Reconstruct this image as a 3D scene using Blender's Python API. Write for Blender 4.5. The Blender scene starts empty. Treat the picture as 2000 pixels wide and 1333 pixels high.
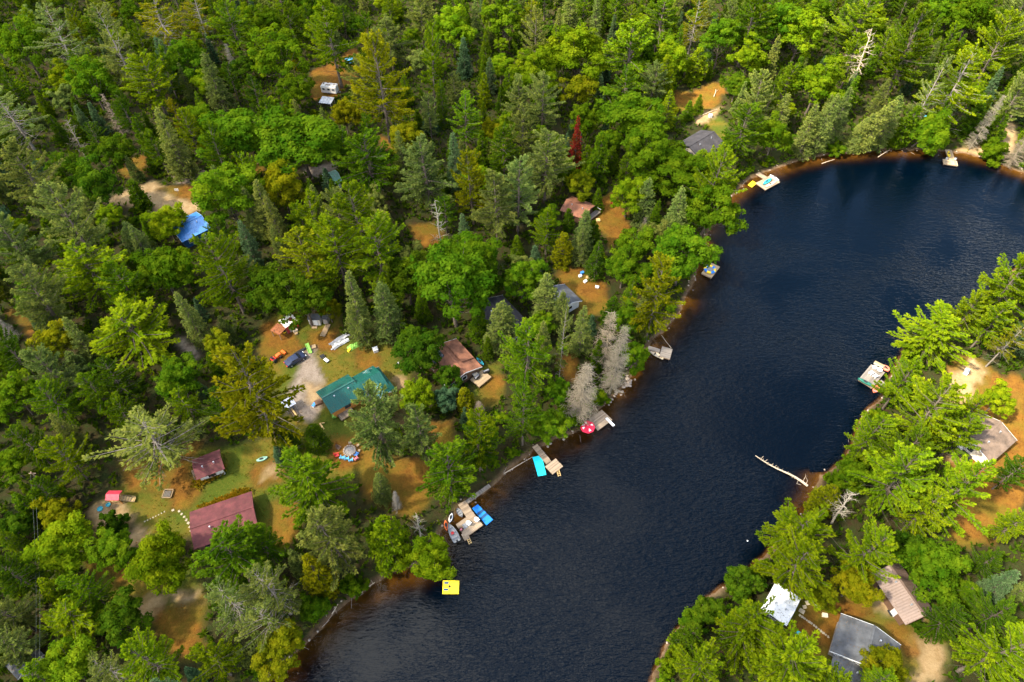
import bpy, math, random
import numpy as np
from mathutils import Vector, Matrix
# ---------------------------------------------------------------- camera, sky, sun, exposure
SC = bpy.context.scene
COL = SC.collection
CLOUD_SEED = 10.96
CAM_H, TILT = 115.0, math.radians(39.0)
cam_d = bpy.data.cameras.new('camera'); cam_d.sensor_width = 36.0; cam_d.lens = 24.0
cam_d.clip_start = 1.0; cam_d.clip_end = 12000.0
cam = bpy.data.objects.new('camera', cam_d); COL.objects.link(cam)
cam.location = (0, 0, CAM_H); cam.rotation_euler = (TILT, 0, 0)
SC.camera = cam
SUN_EL, SUN_AZ = math.radians(50), math.radians(-112)      # azimuth of the sun measured from +Y towards +X
wd = bpy.data.worlds.new('World'); SC.world = wd; wd.use_nodes = True
wn = wd.node_tree.nodes; wl = wd.node_tree.links; wn.clear()
sky = wn.new('ShaderNodeTexSky'); sky.sky_type = 'NISHITA'; sky.sun_disc = False
sky.sun_elevation = SUN_EL; sky.sun_rotation = SUN_AZ; sky.altitude = 300; sky.air_density = 1.0; sky.dust_density = 1.0
bg = wn.new('ShaderNodeBackground'); bg.inputs['Strength'].default_value = 0.15
wo = wn.new('ShaderNodeOutputWorld')
# broken cloud over blue sky: a noise on the plane of a cloud deck
tcw = wn.new('ShaderNodeTexCoord'); sx = wn.new('ShaderNodeSeparateXYZ'); wl.new(tcw.outputs['Generated'], sx.inputs[0])
zm = wn.new('ShaderNodeMath'); zm.operation = 'MAXIMUM'; zm.inputs[1].default_value = .06; wl.new(sx.outputs[2], zm.inputs[0])
dv = wn.new('ShaderNodeCombineXYZ')
for i_ in (0, 1):
    q_ = wn.new('ShaderNodeMath'); q_.operation = 'DIVIDE'; wl.new(sx.outputs[i_], q_.inputs[0]); wl.new(zm.outputs[0], q_.inputs[1]); wl.new(q_.outputs[0], dv.inputs[i_])
dv.inputs[2].default_value = CLOUD_SEED
cn = wn.new('ShaderNodeTexNoise'); cn.inputs['Scale'].default_value = .62; cn.inputs['Detail'].default_value = 7; cn.inputs['Roughness'].default_value = .5; wl.new(dv.outputs[0], cn.inputs['Vector'])
cr_ = wn.new('ShaderNodeMapRange'); cr_.inputs[1].default_value = .522; cr_.inputs[2].default_value = .575; wl.new(cn.outputs['Fac'], cr_.inputs[0])
cm_ = wn.new('ShaderNodeMix'); cm_.data_type = 'RGBA'; cm_.inputs[7].default_value = (11.5, 11.1, 10.2, 1); wl.new(cr_.outputs[0], cm_.inputs[0]); wl.new(sky.outputs[0], cm_.inputs[6])
wl.new(cm_.outputs[2], bg.inputs['Color']); wl.new(bg.outputs[0], wo.inputs['Surface'])
sun_d = bpy.data.lights.new('sun', 'SUN'); sun_d.energy = 4.4; sun_d.angle = math.radians(3.0); sun_d.color = (1.0, 0.92, 0.76)
sun = bpy.data.objects.new('sun', sun_d); COL.objects.link(sun)
sdir = Vector((math.sin(SUN_AZ)*math.cos(SUN_EL), math.cos(SUN_AZ)*math.cos(SUN_EL), math.sin(SUN_EL)))
sun.rotation_euler = sdir.to_track_quat('Z', 'Y').to_euler(); sun.location = sdir*400
vs = SC.view_settings; vs.view_transform = 'Standard'; vs.look = 'None'; vs.gamma = 1.0; vs.use_curve_mapping = False
vs.exposure = 2.0
SC.cycles.max_bounces = 6; SC.cycles.diffuse_bounces = 3; SC.cycles.glossy_bounces = 3; SC.cycles.transmission_bounces = 4
SC.cycles.transparent_max_bounces = 16; SC.cycles.caustics_reflective = False; SC.cycles.caustics_refractive = False
random.seed(7); RNG = np.random.default_rng(7)

# ---------------------------------------------------------------- photo pixel -> place
FP = 2000*24/36.0
CT, ST = math.cos(TILT), math.sin(TILT)
def W(px, py, z=0.0):
    dx = (px-1000)/FP; dy = -(py-666.5)/FP
    Y = dy*CT+ST; Z = dy*ST-CT
    t = (z-CAM_H)/Z
    return Vector((dx*t, Y*t, z))
def project(p):
    y = p[1]; z = p[2]-CAM_H
    cy = y*CT+z*ST; cz = -y*ST+z*CT
    return 1000+FP*p[0]/-cz, 666.5-FP*cy/-cz
def ppm(p):
    return FP/(p[1]*ST-(p[2]-CAM_H)*CT)
SHORE = [(380,1500),(440,1420),(520,1333),(566,1292),(607,1252),(640,1212),(690,1172),(740,1138),(785,1112),(816,1110),(840,1090),(848,1056),(872,1026),(905,988),(950,960),
 (1000,912),(1045,884),(1085,858),(1130,846),(1168,806),(1200,772),(1232,736),(1258,700),(1272,668),(1308,636),(1338,590),(1358,545),
 (1368,500),(1378,462),(1400,425),(1428,385),(1462,352),(1500,336),(1550,318),(1610,304),(1680,297),(1750,293),(1820,294),(1880,300),(1930,312),
 (1975,330),(2020,345),(2100,368),(2250,395),(2500,420),(2500,480),(2250,470),(2100,468),(2030,490),(1990,515),(1930,572),(1850,622),(1775,672),
 (1735,735),(1722,775),(1695,800),(1668,850),(1650,895),(1605,928),(1590,958),(1588,985),(1560,1012),(1520,1050),(1490,1082),(1440,1128),(1385,1165),(1335,1208),
 (1300,1262),(1272,1333),(1245,1420),(1220,1500)]
SHORE_W = np.array([W(x, y, 0)[:2] for x, y in SHORE])
def sdist(poly, P):
    """signed distance of points P (n,2) to polygon: positive inside"""
    n = len(poly); d2 = np.full(len(P), 1e18); ins = np.zeros(len(P), bool)
    for i in range(n):
        a = poly[i]; b = poly[(i+1) % n]; ab = b-a
        t = np.clip(((P-a)@ab)/max(ab@ab, 1e-9), 0, 1)
        q = P-(a+t[:, None]*ab); d2 = np.minimum(d2, (q*q).sum(1))
        c = (a[1] > P[:, 1]) != (b[1] > P[:, 1])
        if abs(b[1]-a[1]) > 1e-12:
            ins ^= c & (P[:, 0] < (b[0]-a[0])*(P[:, 1]-a[1])/(b[1]-a[1])+a[0])
    d = np.sqrt(d2)
    return np.where(ins, d, -d)
def wob(P, s=1.0):
    x = P[:, 0]*s; y = P[:, 1]*s
    return (np.sin(x*.31+1.3*np.sin(y*.23))+np.sin(y*.37+1.7*np.sin(x*.19+2))+.6*np.sin(x*.83+y*.61)+.5*np.sin(x*1.7-y*1.3+np.sin(y*.9)))/3.1
def smooth(a, b, v):
    t = np.clip((v-a)/(b-a), 0, 1); return t*t*(3-2*t)
def water_sd(P):
    P = np.asarray(P, float).reshape(-1, 2)
    return sdist(SHORE_W, P)+wob(P, 1.6)*.45
LOGP = W(1575, 965, 0)
RB = SHORE.index((2250,470))
RIGHT_W = SHORE_W[RB:]; LEFT_W = SHORE_W[:RB]
def right_side(P):
    a = np.min(np.hypot(P[:, :1]-RIGHT_W[:, 0], P[:, 1:]-RIGHT_W[:, 1]), 1); b = np.min(np.hypot(P[:, :1]-LEFT_W[:, 0], P[:, 1:]-LEFT_W[:, 1]), 1); return a < b
def terr_arr(P, sd=None):
    P = np.asarray(P, float).reshape(-1, 2)
    if sd is None: sd = water_sd(P)
    land = np.where(sd < 0, .08+1.15*smooth(0, 7, -sd)+wob(P, .35)*.35*smooth(3, 12, -sd), 0)
    w = np.maximum(sd, 0)*np.where(right_side(P) & (np.hypot(P[:, 0]-LOGP[0], P[:, 1]-LOGP[1]) > 6), 7.0, 1.1)
    bed = -.06-.10*w-.9*smooth(2.2, 7, w)-3.5*smooth(5, 13, w)
    return np.where(sd < 0, land, bed)
def terr(x, y):
    return float(terr_arr([(x, y)])[0])
def G(px, py, h=0.0):
    p = W(px, py, 1.2+h)
    for _ in range(3):
        p = W(px, py, max(terr(p[0], p[1]), 0)+h)
    return p
def pxang(px, py, dx, dy, z=1.2):
    """heading on the ground of a direction drawn in the photo"""
    a = W(px, py, z); b = W(px+dx, py+dy, z)
    return math.atan2(b[1]-a[1], b[0]-a[0])

# ---------------------------------------------------------------- materials
def nodes(m):
    m.use_nodes = True; n = m.node_tree.nodes; n.clear(); return n, m.node_tree.links
MATS = {}
def pm(name, col, rough=.65, var=.18, scale=2.0, metal=0.0, bump=0.0, bscale=14.0, spec=.4, col2=None):
    """plain procedural paint / wood / fabric: colour with worn variation and fine relief"""
    if name in MATS: return MATS[name]
    m = bpy.data.materials.new(name); n, l = nodes(m)
    out = n.new('ShaderNodeOutputMaterial'); b = n.new('ShaderNodeBsdfPrincipled')
    tc = n.new('ShaderNodeTexCoord'); nz = n.new('ShaderNodeTexNoise')
    nz.inputs['Scale'].default_value = scale; nz.inputs['Detail'].default_value = 6; nz.inputs['Roughness'].default_value = .65
    l.new(tc.outputs['Object'], nz.inputs['Vector'])
    mx = n.new('ShaderNodeMix'); mx.data_type = 'RGBA'
    c2 = col2 or tuple(c*(1-var*1.6) for c in col); c1 = col if col2 else tuple(min(1, c*(1+var)) for c in col)
    mx.inputs[6].default_value = (*c2, 1); mx.inputs[7].default_value = (*c1, 1)
    rp = n.new('ShaderNodeMapRange'); rp.inputs[1].default_value = .3; rp.inputs[2].default_value = .7
    l.new(nz.outputs['Fac'], rp.inputs[0]); l.new(rp.outputs[0], mx.inputs[0]); l.new(mx.outputs[2], b.inputs['Base Color'])
    b.inputs['Roughness'].default_value = rough; b.inputs['Metallic'].default_value = metal; b.inputs['Specular IOR Level'].default_value = spec
    if bump:
        n2 = n.new('ShaderNodeTexNoise'); n2.inputs['Scale'].default_value = bscale; n2.inputs['Detail'].default_value = 4
        l.new(tc.outputs['Object'], n2.inputs['Vector'])
        bp = n.new('ShaderNodeBump'); bp.inputs['Strength'].default_value = bump; bp.inputs['Distance'].default_value = .05
        l.new(n2.outputs['Fac'], bp.inputs['Height']); l.new(bp.outputs[0], b.inputs['Normal'])
    l.new(b.outputs[0], out.inputs[0]); MATS[name] = m
    return m
def plank_mat(name, col, col2):
    """boards: every board carries its own random tone in the attribute 'tone'"""
    if name in MATS: return MATS[name]
    m = bpy.data.materials.new(name); n, l = nodes(m)
    out = n.new('ShaderNodeOutputMaterial'); b = n.new('ShaderNodeBsdfPrincipled'); b.inputs['Roughness'].default_value = .8
    at = n.new('ShaderNodeAttribute'); at.attribute_name = 'tone'
    tc = n.new('ShaderNodeTexCoord'); nz = n.new('ShaderNodeTexNoise'); nz.inputs['Scale'].default_value = 1.6; nz.inputs['Detail'].default_value = 5
    l.new(tc.outputs['Object'], nz.inputs['Vector'])
    ad = n.new('ShaderNodeMath'); ad.operation = 'MULTIPLY_ADD'; ad.inputs[1].default_value = .6; l.new(nz.outputs['Fac'], ad.inputs[0]); 
    sb = n.new('ShaderNodeMath'); sb.operation = 'SUBTRACT'; sb.inputs[1].default_value = .3; l.new(at.outputs['Fac'], sb.inputs[0]); l.new(sb.outputs[0], ad.inputs[2])
    mx = n.new('ShaderNodeMix'); mx.data_type = 'RGBA'; mx.inputs[6].default_value = (*col2, 1); mx.inputs[7].default_value = (*col, 1)
    l.new(ad.outputs[0], mx.inputs[0]); l.new(mx.outputs[2], b.inputs['Base Color']); l.new(b.outputs[0], out.inputs[0]); MATS[name] = m
    return m
def leaf_mat(name, trans=.35):
    m = bpy.data.materials.new(name); n, l = nodes(m)
    out = n.new('ShaderNodeOutputMaterial'); oi = n.new('ShaderNodeObjectInfo'); at = n.new('ShaderNodeAttribute'); at.attribute_name = 'tone'
    hs = n.new('ShaderNodeHueSaturation')
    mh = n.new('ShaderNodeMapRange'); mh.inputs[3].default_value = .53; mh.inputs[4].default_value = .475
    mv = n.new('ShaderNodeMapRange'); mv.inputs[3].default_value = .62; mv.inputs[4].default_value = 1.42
    tc = n.new('ShaderNodeTexCoord'); nz = n.new('ShaderNodeTexNoise'); nz.inputs['Scale'].default_value = .42; nz.inputs['Detail'].default_value = 3; l.new(tc.outputs['Object'], nz.inputs['Vector'])
    sm = n.new('ShaderNodeMath'); sm.operation = 'MULTIPLY_ADD'; sm.inputs[1].default_value = 1.5; sm.inputs[2].default_value = -.75; l.new(nz.outputs['Fac'], sm.inputs[0])
    ad = n.new('ShaderNodeMath'); l.new(at.outputs['Fac'], ad.inputs[0]); l.new(sm.outputs[0], ad.inputs[1])
    l.new(ad.outputs[0], mh.inputs[0]); l.new(ad.outputs[0], mv.inputs[0])
    l.new(mh.outputs[0], hs.inputs['Hue']); l.new(mv.outputs[0], hs.inputs['Value']); l.new(oi.outputs['Color'], hs.inputs['Color'])
    d = n.new('ShaderNodeBsdfDiffuse'); t = n.new('ShaderNodeBsdfTranslucent'); 
    l.new(hs.outputs[0], d.inputs[0]); 
    ht = n.new('ShaderNodeHueSaturation'); ht.inputs['Hue'].default_value = .48; ht.inputs['Saturation'].default_value = 1.1; ht.inputs['Value'].default_value = 1.5
    l.new(hs.outputs[0], ht.inputs['Color']); l.new(ht.outputs[0], t.inputs[0])
    m1 = n.new('ShaderNodeMixShader'); m1.inputs[0].default_value = trans; l.new(d.outputs[0], m1.inputs[1]); l.new(t.outputs[0], m1.inputs[2])
    l.new(m1.outputs[0], out.inputs[0]); return m
def bark_mat(name):
    m = bpy.data.materials.new(name); n, l = nodes(m)
    out = n.new('ShaderNodeOutputMaterial'); oi = n.new('ShaderNodeObjectInfo'); tc = n.new('ShaderNodeTexCoord'); nz = n.new('ShaderNodeTexNoise')
    nz.inputs['Scale'].default_value = 5; nz.inputs['Detail'].default_value = 5; l.new(tc.outputs['Object'], nz.inputs['Vector'])
    mv = n.new('ShaderNodeMapRange'); mv.inputs[1].default_value = .3; mv.inputs[2].default_value = .7; mv.inputs[3].default_value = .6; mv.inputs[4].default_value = 1.3
    l.new(nz.outputs['Fac'], mv.inputs[0]); hs = n.new('ShaderNodeHueSaturation'); l.new(mv.outputs[0], hs.inputs['Value']); l.new(oi.outputs['Color'], hs.inputs['Color'])
    b = n.new('ShaderNodeBsdfPrincipled'); b.inputs['Roughness'].default_value = .9; b.inputs['Specular IOR Level'].default_value = .15
    l.new(hs.outputs[0], b.inputs['Base Color']); l.new(b.outputs[0], out.inputs[0]); return m
M_LEAF = leaf_mat('broad_leaves', .45); M_NEEDLE = leaf_mat('needles', .38); M_BARK = bark_mat('bark')

# ---------------------------------------------------------------- object helpers
def link(name, me, mat=None, parent=None, loc=None, rz=0.0):
    o = bpy.data.objects.new(name, me); COL.objects.link(o)
    if mat and me is not None and not me.materials: me.materials.append(mat)
    if parent: o.parent = parent
    if loc is not None: o.location = loc
    if rz: o.rotation_euler = (0, 0, rz)
    return o
def tag(o, label, cat, group=None, kind=None):
    if label: o['label'] = label
    if cat: o['category'] = cat
    if group: o['group'] = group
    if kind: o['kind'] = kind
    return o
def thing(name, label, cat, loc, rz=0.0, group=None):
    o = link(name, None, loc=loc, rz=rz); o.empty_display_size = .5
    return tag(o, label, cat, group)
def structure(o):
    o['kind'] = 'structure'; return o
def copy_tree(o, loc, rz, label=None, group=None, scale=None):
    c = o.copy(); COL.objects.link(c); c.location = loc; c.rotation_euler = (0, 0, rz)
    if scale: c.scale = scale
    if label: c['label'] = label
    if group: c['group'] = group
    for ch in o.children:
        d = ch.copy(); COL.objects.link(d); d.parent = c
        for g in ch.children:
            e = g.copy(); COL.objects.link(e); e.parent = d
    return c
class MB:
    """collects shapes; build() links them as ONE mesh object"""
    def __init__(s): s.v = []; s.f = []; s.t = []
    def add(s, vs_, fs_, tone=.5):
        k = len(s.v); s.v += [tuple(v) for v in vs_]; s.f += [tuple(i+k for i in f) for f in fs_]; s.t += [tone]*len(vs_); return s
    def box(s, c, d, rz=0.0, tone=.5, bev=0.0, rx=0.0, ry=0.0):
        x, y, z = d[0]/2, d[1]/2, d[2]/2
        if bev:
            b = min(bev, x*.9, y*.9, z*.9)
            ring = [(-x+b, -y), (x-b, -y), (x, -y+b), (x, y-b), (x-b, y), (-x+b, y), (-x, y-b), (-x, -y+b)]
            P = [(a, e, -z) for a, e in ring]+[(a, e, z-b) for a, e in ring]
            P += [(a*(x-b)/x, e*(y-b)/y, z) for a, e in ring]
            F = [tuple(range(7, -1, -1)), tuple(range(16, 24))]
            for r in (0, 8):
                F += [(r+i, r+(i+1) % 8, r+8+(i+1) % 8, r+8+i) for i in range(8)]
        else:
            P = [(-x,-y,-z),(x,-y,-z),(x,y,-z),(-x,y,-z),(-x,-y,z),(x,-y,z),(x,y,z),(-x,y,z)]
            F = [(0,3,2,1),(4,5,6,7),(0,1,5,4),(1,2,6,5),(2,3,7,6),(3,0,4,7)]
        R = Matrix.Rotation(rz, 3, 'Z')@Matrix.Rotation(ry, 3, 'Y')@Matrix.Rotation(rx, 3, 'X')
        return s.add([R@Vector(p)+Vector(c) for p in P], F, tone)
    def tube(s, p0, p1, r0, r1=None, n=7, tone=.5):
        r1 = r0 if r1 is None else r1
        p0 = Vector(p0); p1 = Vector(p1); d = (p1-p0).normalized(); a = d.orthogonal().normalized(); b = d.cross(a)
        P = [p0+(a*math.cos(i*6.2832/n)+b*math.sin(i*6.2832/n))*r0 for i in range(n)]+[p1+(a*math.cos(i*6.2832/n)+b*math.sin(i*6.2832/n))*r1 for i in range(n)]
        F = [(i, (i+1) % n, n+(i+1) % n, n+i) for i in range(n)]+[tuple(range(n-1, -1, -1)), tuple(range(n, 2*n))]
        return s.add(P, F, tone)
    def path(s, pts, r0, r1=None, n=6):
        r1 = r0 if r1 is None else r1; k = len(pts)-1
        for i in range(k): s.tube(pts[i], pts[i+1], r0+(r1-r0)*i/k, r0+(r1-r0)*(i+1)/k, n)
        return s
    def lathe(s, prof, n=14, c=(0, 0, 0), sx=1.0, sy=1.0):
        P = []; F = []
        for r, z in prof:
            P += [(c[0]+r*math.cos(i*6.2832/n)*sx, c[1]+r*math.sin(i*6.2832/n)*sy, c[2]+z) for i in range(n)]
        for j in range(len(prof)-1):
            F += [(j*n+i, j*n+(i+1) % n, (j+1)*n+(i+1) % n, (j+1)*n+i) for i in range(n)]
        F += [tuple(range(n-1, -1, -1)), tuple(range((len(prof)-1)*n, len(prof)*n))]
        return s.add(P, F)
    def mesh(s, name):
        me = bpy.data.meshes.new(name); me.from_pydata(s.v, [], s.f)
        if any(t != .5 for t in s.t):
            a = me.attributes.new('tone', 'FLOAT', 'POINT'); a.data.foreach_set('value', s.t)
        me.update(); return me
    def build(s, name, mat, parent=None, loc=None, rz=0.0, kind=None, label=None):
        o = link(name, s.mesh(name), mat, parent, loc, rz)
        if kind: o['kind'] = kind
        if label: o['label'] = label
        return o
def fast_mesh(name, V, F, tone=None, smooth_=False):
    """numpy triangles / quads -> mesh"""
    me = bpy.data.meshes.new(name); V = np.asarray(V, np.float32); F = np.asarray(F, np.int32); k = F.shape[1]
    me.vertices.add(len(V)); me.vertices.foreach_set('co', V.ravel())
    me.loops.add(F.size); me.loops.foreach_set('vertex_index', F.ravel())
    me.polygons.add(len(F)); me.polygons.foreach_set('loop_start', np.arange(0, F.size, k, dtype=np.int32))
    me.polygons.foreach_set('loop_total', np.full(len(F), k, np.int32))
    if smooth_: me.polygons.foreach_set('use_smooth', np.ones(len(F), bool))
    if tone is not None:
        a = me.attributes.new('tone', 'FLOAT', 'POINT'); a.data.foreach_set('value', np.asarray(tone, np.float32))
    me.update(calc_edges=True); return me
# ---------------------------------------------------------------- ground, water
# kinds of ground seen in the clearings, traced in the photo: L lawn, N orange needle litter, S pale sand, R grey gravel
ZONES = [
 ('L', [(500,650),(530,615),(600,598),(660,612),(665,660),(760,668),(805,720),(800,765),(770,800),(720,850),(640,890),(580,880),(540,800),(520,700)]),
 ('N', [(505,640),(530,625),(575,650),(600,690),(545,710),(515,690)]),
 ('N', [(600,650),(660,640),(655,690),(610,680)]),
 ('N', [(700,680),(745,690),(730,730),(690,720)]),
 ('R', [(575,690),(612,682),(622,720),(625,760),(640,790),(610,820),(560,810),(560,760),(585,720)]),
 ('S', [(765,738),(790,732),(795,755),(775,765)]),
 ('S', [(590,740),(625,755),(635,785),(600,790)]),
 ('N', [(640,850),(730,850),(760,900),(840,900),(850,960),(800,1010),(720,980),(700,920),(650,915)]),
 ('L', [(560,880),(700,870),(700,930),(600,950)]),
 ('L', [(180,990),(250,940),(380,880),(440,870),(540,860),(570,950),(580,1040),(520,1060),(380,1050),(250,1050),(190,1040)]),
 ('N', [(350,890),(385,870),(372,930),(395,960),(372,990),(330,1000),(335,950)]),
 ('N', [(240,905),(320,900),(320,960),(250,960)]),
 ('N', [(495,905),(545,895),(545,940),(500,950),(480,930)]), ('S', [(510,912),(540,905),(535,930),(512,935)]),
 ('S', [(170,1000),(185,985),(235,965),(245,1000),(205,1030),(185,1030)]),
 ('S', [(245,1010),(265,1005),(280,1040),(260,1070),(240,1050)]),
 ('N', [(520,980),(580,970),(590,1050),(540,1070)]),
 ('L', [(160,1090),(250,1090),(310,1110),(390,1110),(400,1200),(395,1270),(330,1275),(290,1230),(200,1170)]),
 ('N', [(170,1085),(250,1090),(240,1140),(180,1120)]),
 ('S', [(255,1180),(320,1165),(325,1195),(300,1215),(265,1205)]),
 ('S', [(335,1155),(385,1150),(390,1180),(350,1190)]),
 ('N', [(300,1190),(395,1165),(395,1275),(330,1275),(300,1240)]),
 ('S', [(195,395),(290,358),(330,370),(345,385),(395,392),(398,412),(350,425),(330,460),(285,420),(240,400)]),
 ('N', [(310,370),(360,362),(395,380),(395,395),(345,390)]),
 ('N', [(235,315),(290,300),(285,345),(240,350)]),
 ('R', [(330,345),(400,335),(400,350),(345,362)]),
 ('N', [(610,140),(690,95),(705,115),(690,165),(670,175),(640,205),(605,190)]),
 ('N', [(480,315),(515,312),(515,345),(485,340)]),
 ('R', [(590,330),(660,318),(660,335),(600,350)]),
 ('N', [(740,265),(775,275),(770,300),(740,290)]),
 ('N', [(800,440),(850,435),(870,480),(810,490)]),
 ('N', [(1312,170),(1350,185),(1395,158),(1415,168),(1408,200),(1380,222),(1345,228),(1320,212)]),
 ('L', [(1375,240),(1405,225),(1425,250),(1420,280),(1395,265)]),
 ('S', [(1355,238),(1375,220),(1408,210),(1405,222),(1380,238),(1362,245)]),
 ('N', [(1165,395),(1195,380),(1225,415),(1230,460),(1190,480),(1160,440)]),
 ('L', [(1175,385),(1200,375),(1205,400),(1180,415)]),
 ('N', [(1085,525),(1130,525),(1185,560),(1185,610),(1140,620),(1100,580)]),
 ('L', [(1108,545),(1120,550),(1125,572),(1112,560)]),
 ('N', [(1090,700),(1125,690),(1130,740),(1095,745)]),
 ('L', [(925,715),(985,705),(980,790),(925,800)]),
 ('N', [(940,740),(985,730),(980,780),(935,800)]),
 ('N', [(830,830),(880,820),(900,880),(860,890)]),
 ('N', [(1860,690),(1915,700),(1960,740),(1990,720),(2010,760),(2010,960),(1940,1060),(1860,1080),(1870,940),(1850,900),(1880,840),(1850,760)]),
 ('S', [(1855,740),(1900,700),(1925,730),(1900,780),(1860,800)]),
 ('S', [(1860,870),(1890,870),(1880,905),(1850,895)]),
 ('L', [(1525,1170),(1600,1160),(1700,1150),(1720,1180),(1850,1190),(1860,1260),(1830,1340),(1600,1340),(1560,1250)]),
 ('N', [(1590,1180),(1700,1165),(1720,1200),(1640,1215),(1625,1280),(1540,1230)]),
 ('S', [(1708,1130),(1735,1120),(1790,1190),(1800,1210),(1730,1205),(1708,1190)]),
 ('S', [(1770,1240),(1840,1260),(1835,1340),(1780,1340),(1790,1290)]),
 ('N', [(1730,1215),(1760,1210),(1800,1260),(1780,1300),(1750,1260)]),
 ('N', [(15,607),(40,612),(80,655),(64,662),(30,630)]),
 ('R', [(345,655),(375,675),(395,695),(380,705),(350,670)]),
 ('L', [(1640,300),(1700,285),(1830,285),(1830,296),(1700,298)]),
 ('S', [(1860,290),(1960,275),(1970,240),(1985,250),(1975,300),(1900,305)]),
]
ZW = [(k, np.array([W(x, y, 1.2)[:2] for x, y in poly])) for k, poly in ZONES]
def zone_w(P, pad=0.0):
    out = np.zeros((len(P), 4), np.float32); wv = wob(P, 1.9)*.9+wob(P[:, ::-1], 4.3)*.5
    for k, poly in ZW:
        lo = poly.min(0)-4; hi = poly.max(0)+4
        m = np.where((P[:, 0] > lo[0]) & (P[:, 0] < hi[0]) & (P[:, 1] > lo[1]) & (P[:, 1] < hi[1]))[0]
        if not len(m): continue
        w = smooth(-.9, .9, sdist(poly, P[m])+wv[m]+pad); i = 'LNSR'.index(k)
        for j in range(4):
            if j != i: out[m, j] *= 1-w*(.9 if i > 0 else 0)
        out[m, i] = np.maximum(out[m, i], w)
    return out
def axis(lo, hi, step, far):
    a = list(np.arange(lo, hi+step*.5, step)); s = step; x = hi
    while x < far: s *= 1.5; x += s; a.append(x)
    s = step; x = lo
    while x > -far: s *= 1.5; x -= s; a.insert(0, x)
    return np.array(a)
gx = axis(-205, 205, .85, 3500); gy = axis(8, 275, .85, 3500)
GX, GY = np.meshgrid(gx, gy); GP = np.stack([GX.ravel(), GY.ravel()], 1)
SD = water_sd(GP); GZ = terr_arr(GP, SD)
nx, ny = len(gx), len(gy)
idx = np.arange(nx*ny).reshape(ny, nx)
GF = np.stack([idx[:-1, :-1].ravel(), idx[:-1, 1:].ravel(), idx[1:, 1:].ravel(), idx[1:, :-1].ravel()], 1)
gm = fast_mesh('ground', np.column_stack([GP, GZ]), GF, smooth_=True)
ZWT = zone_w(GP)
a = gm.attributes.new('zone', 'FLOAT_COLOR', 'POINT'); a.data.foreach_set('color', ZWT.ravel())
a = gm.attributes.new('shore', 'FLOAT', 'POINT'); a.data.foreach_set('value', SD.astype(np.float32))
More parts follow.
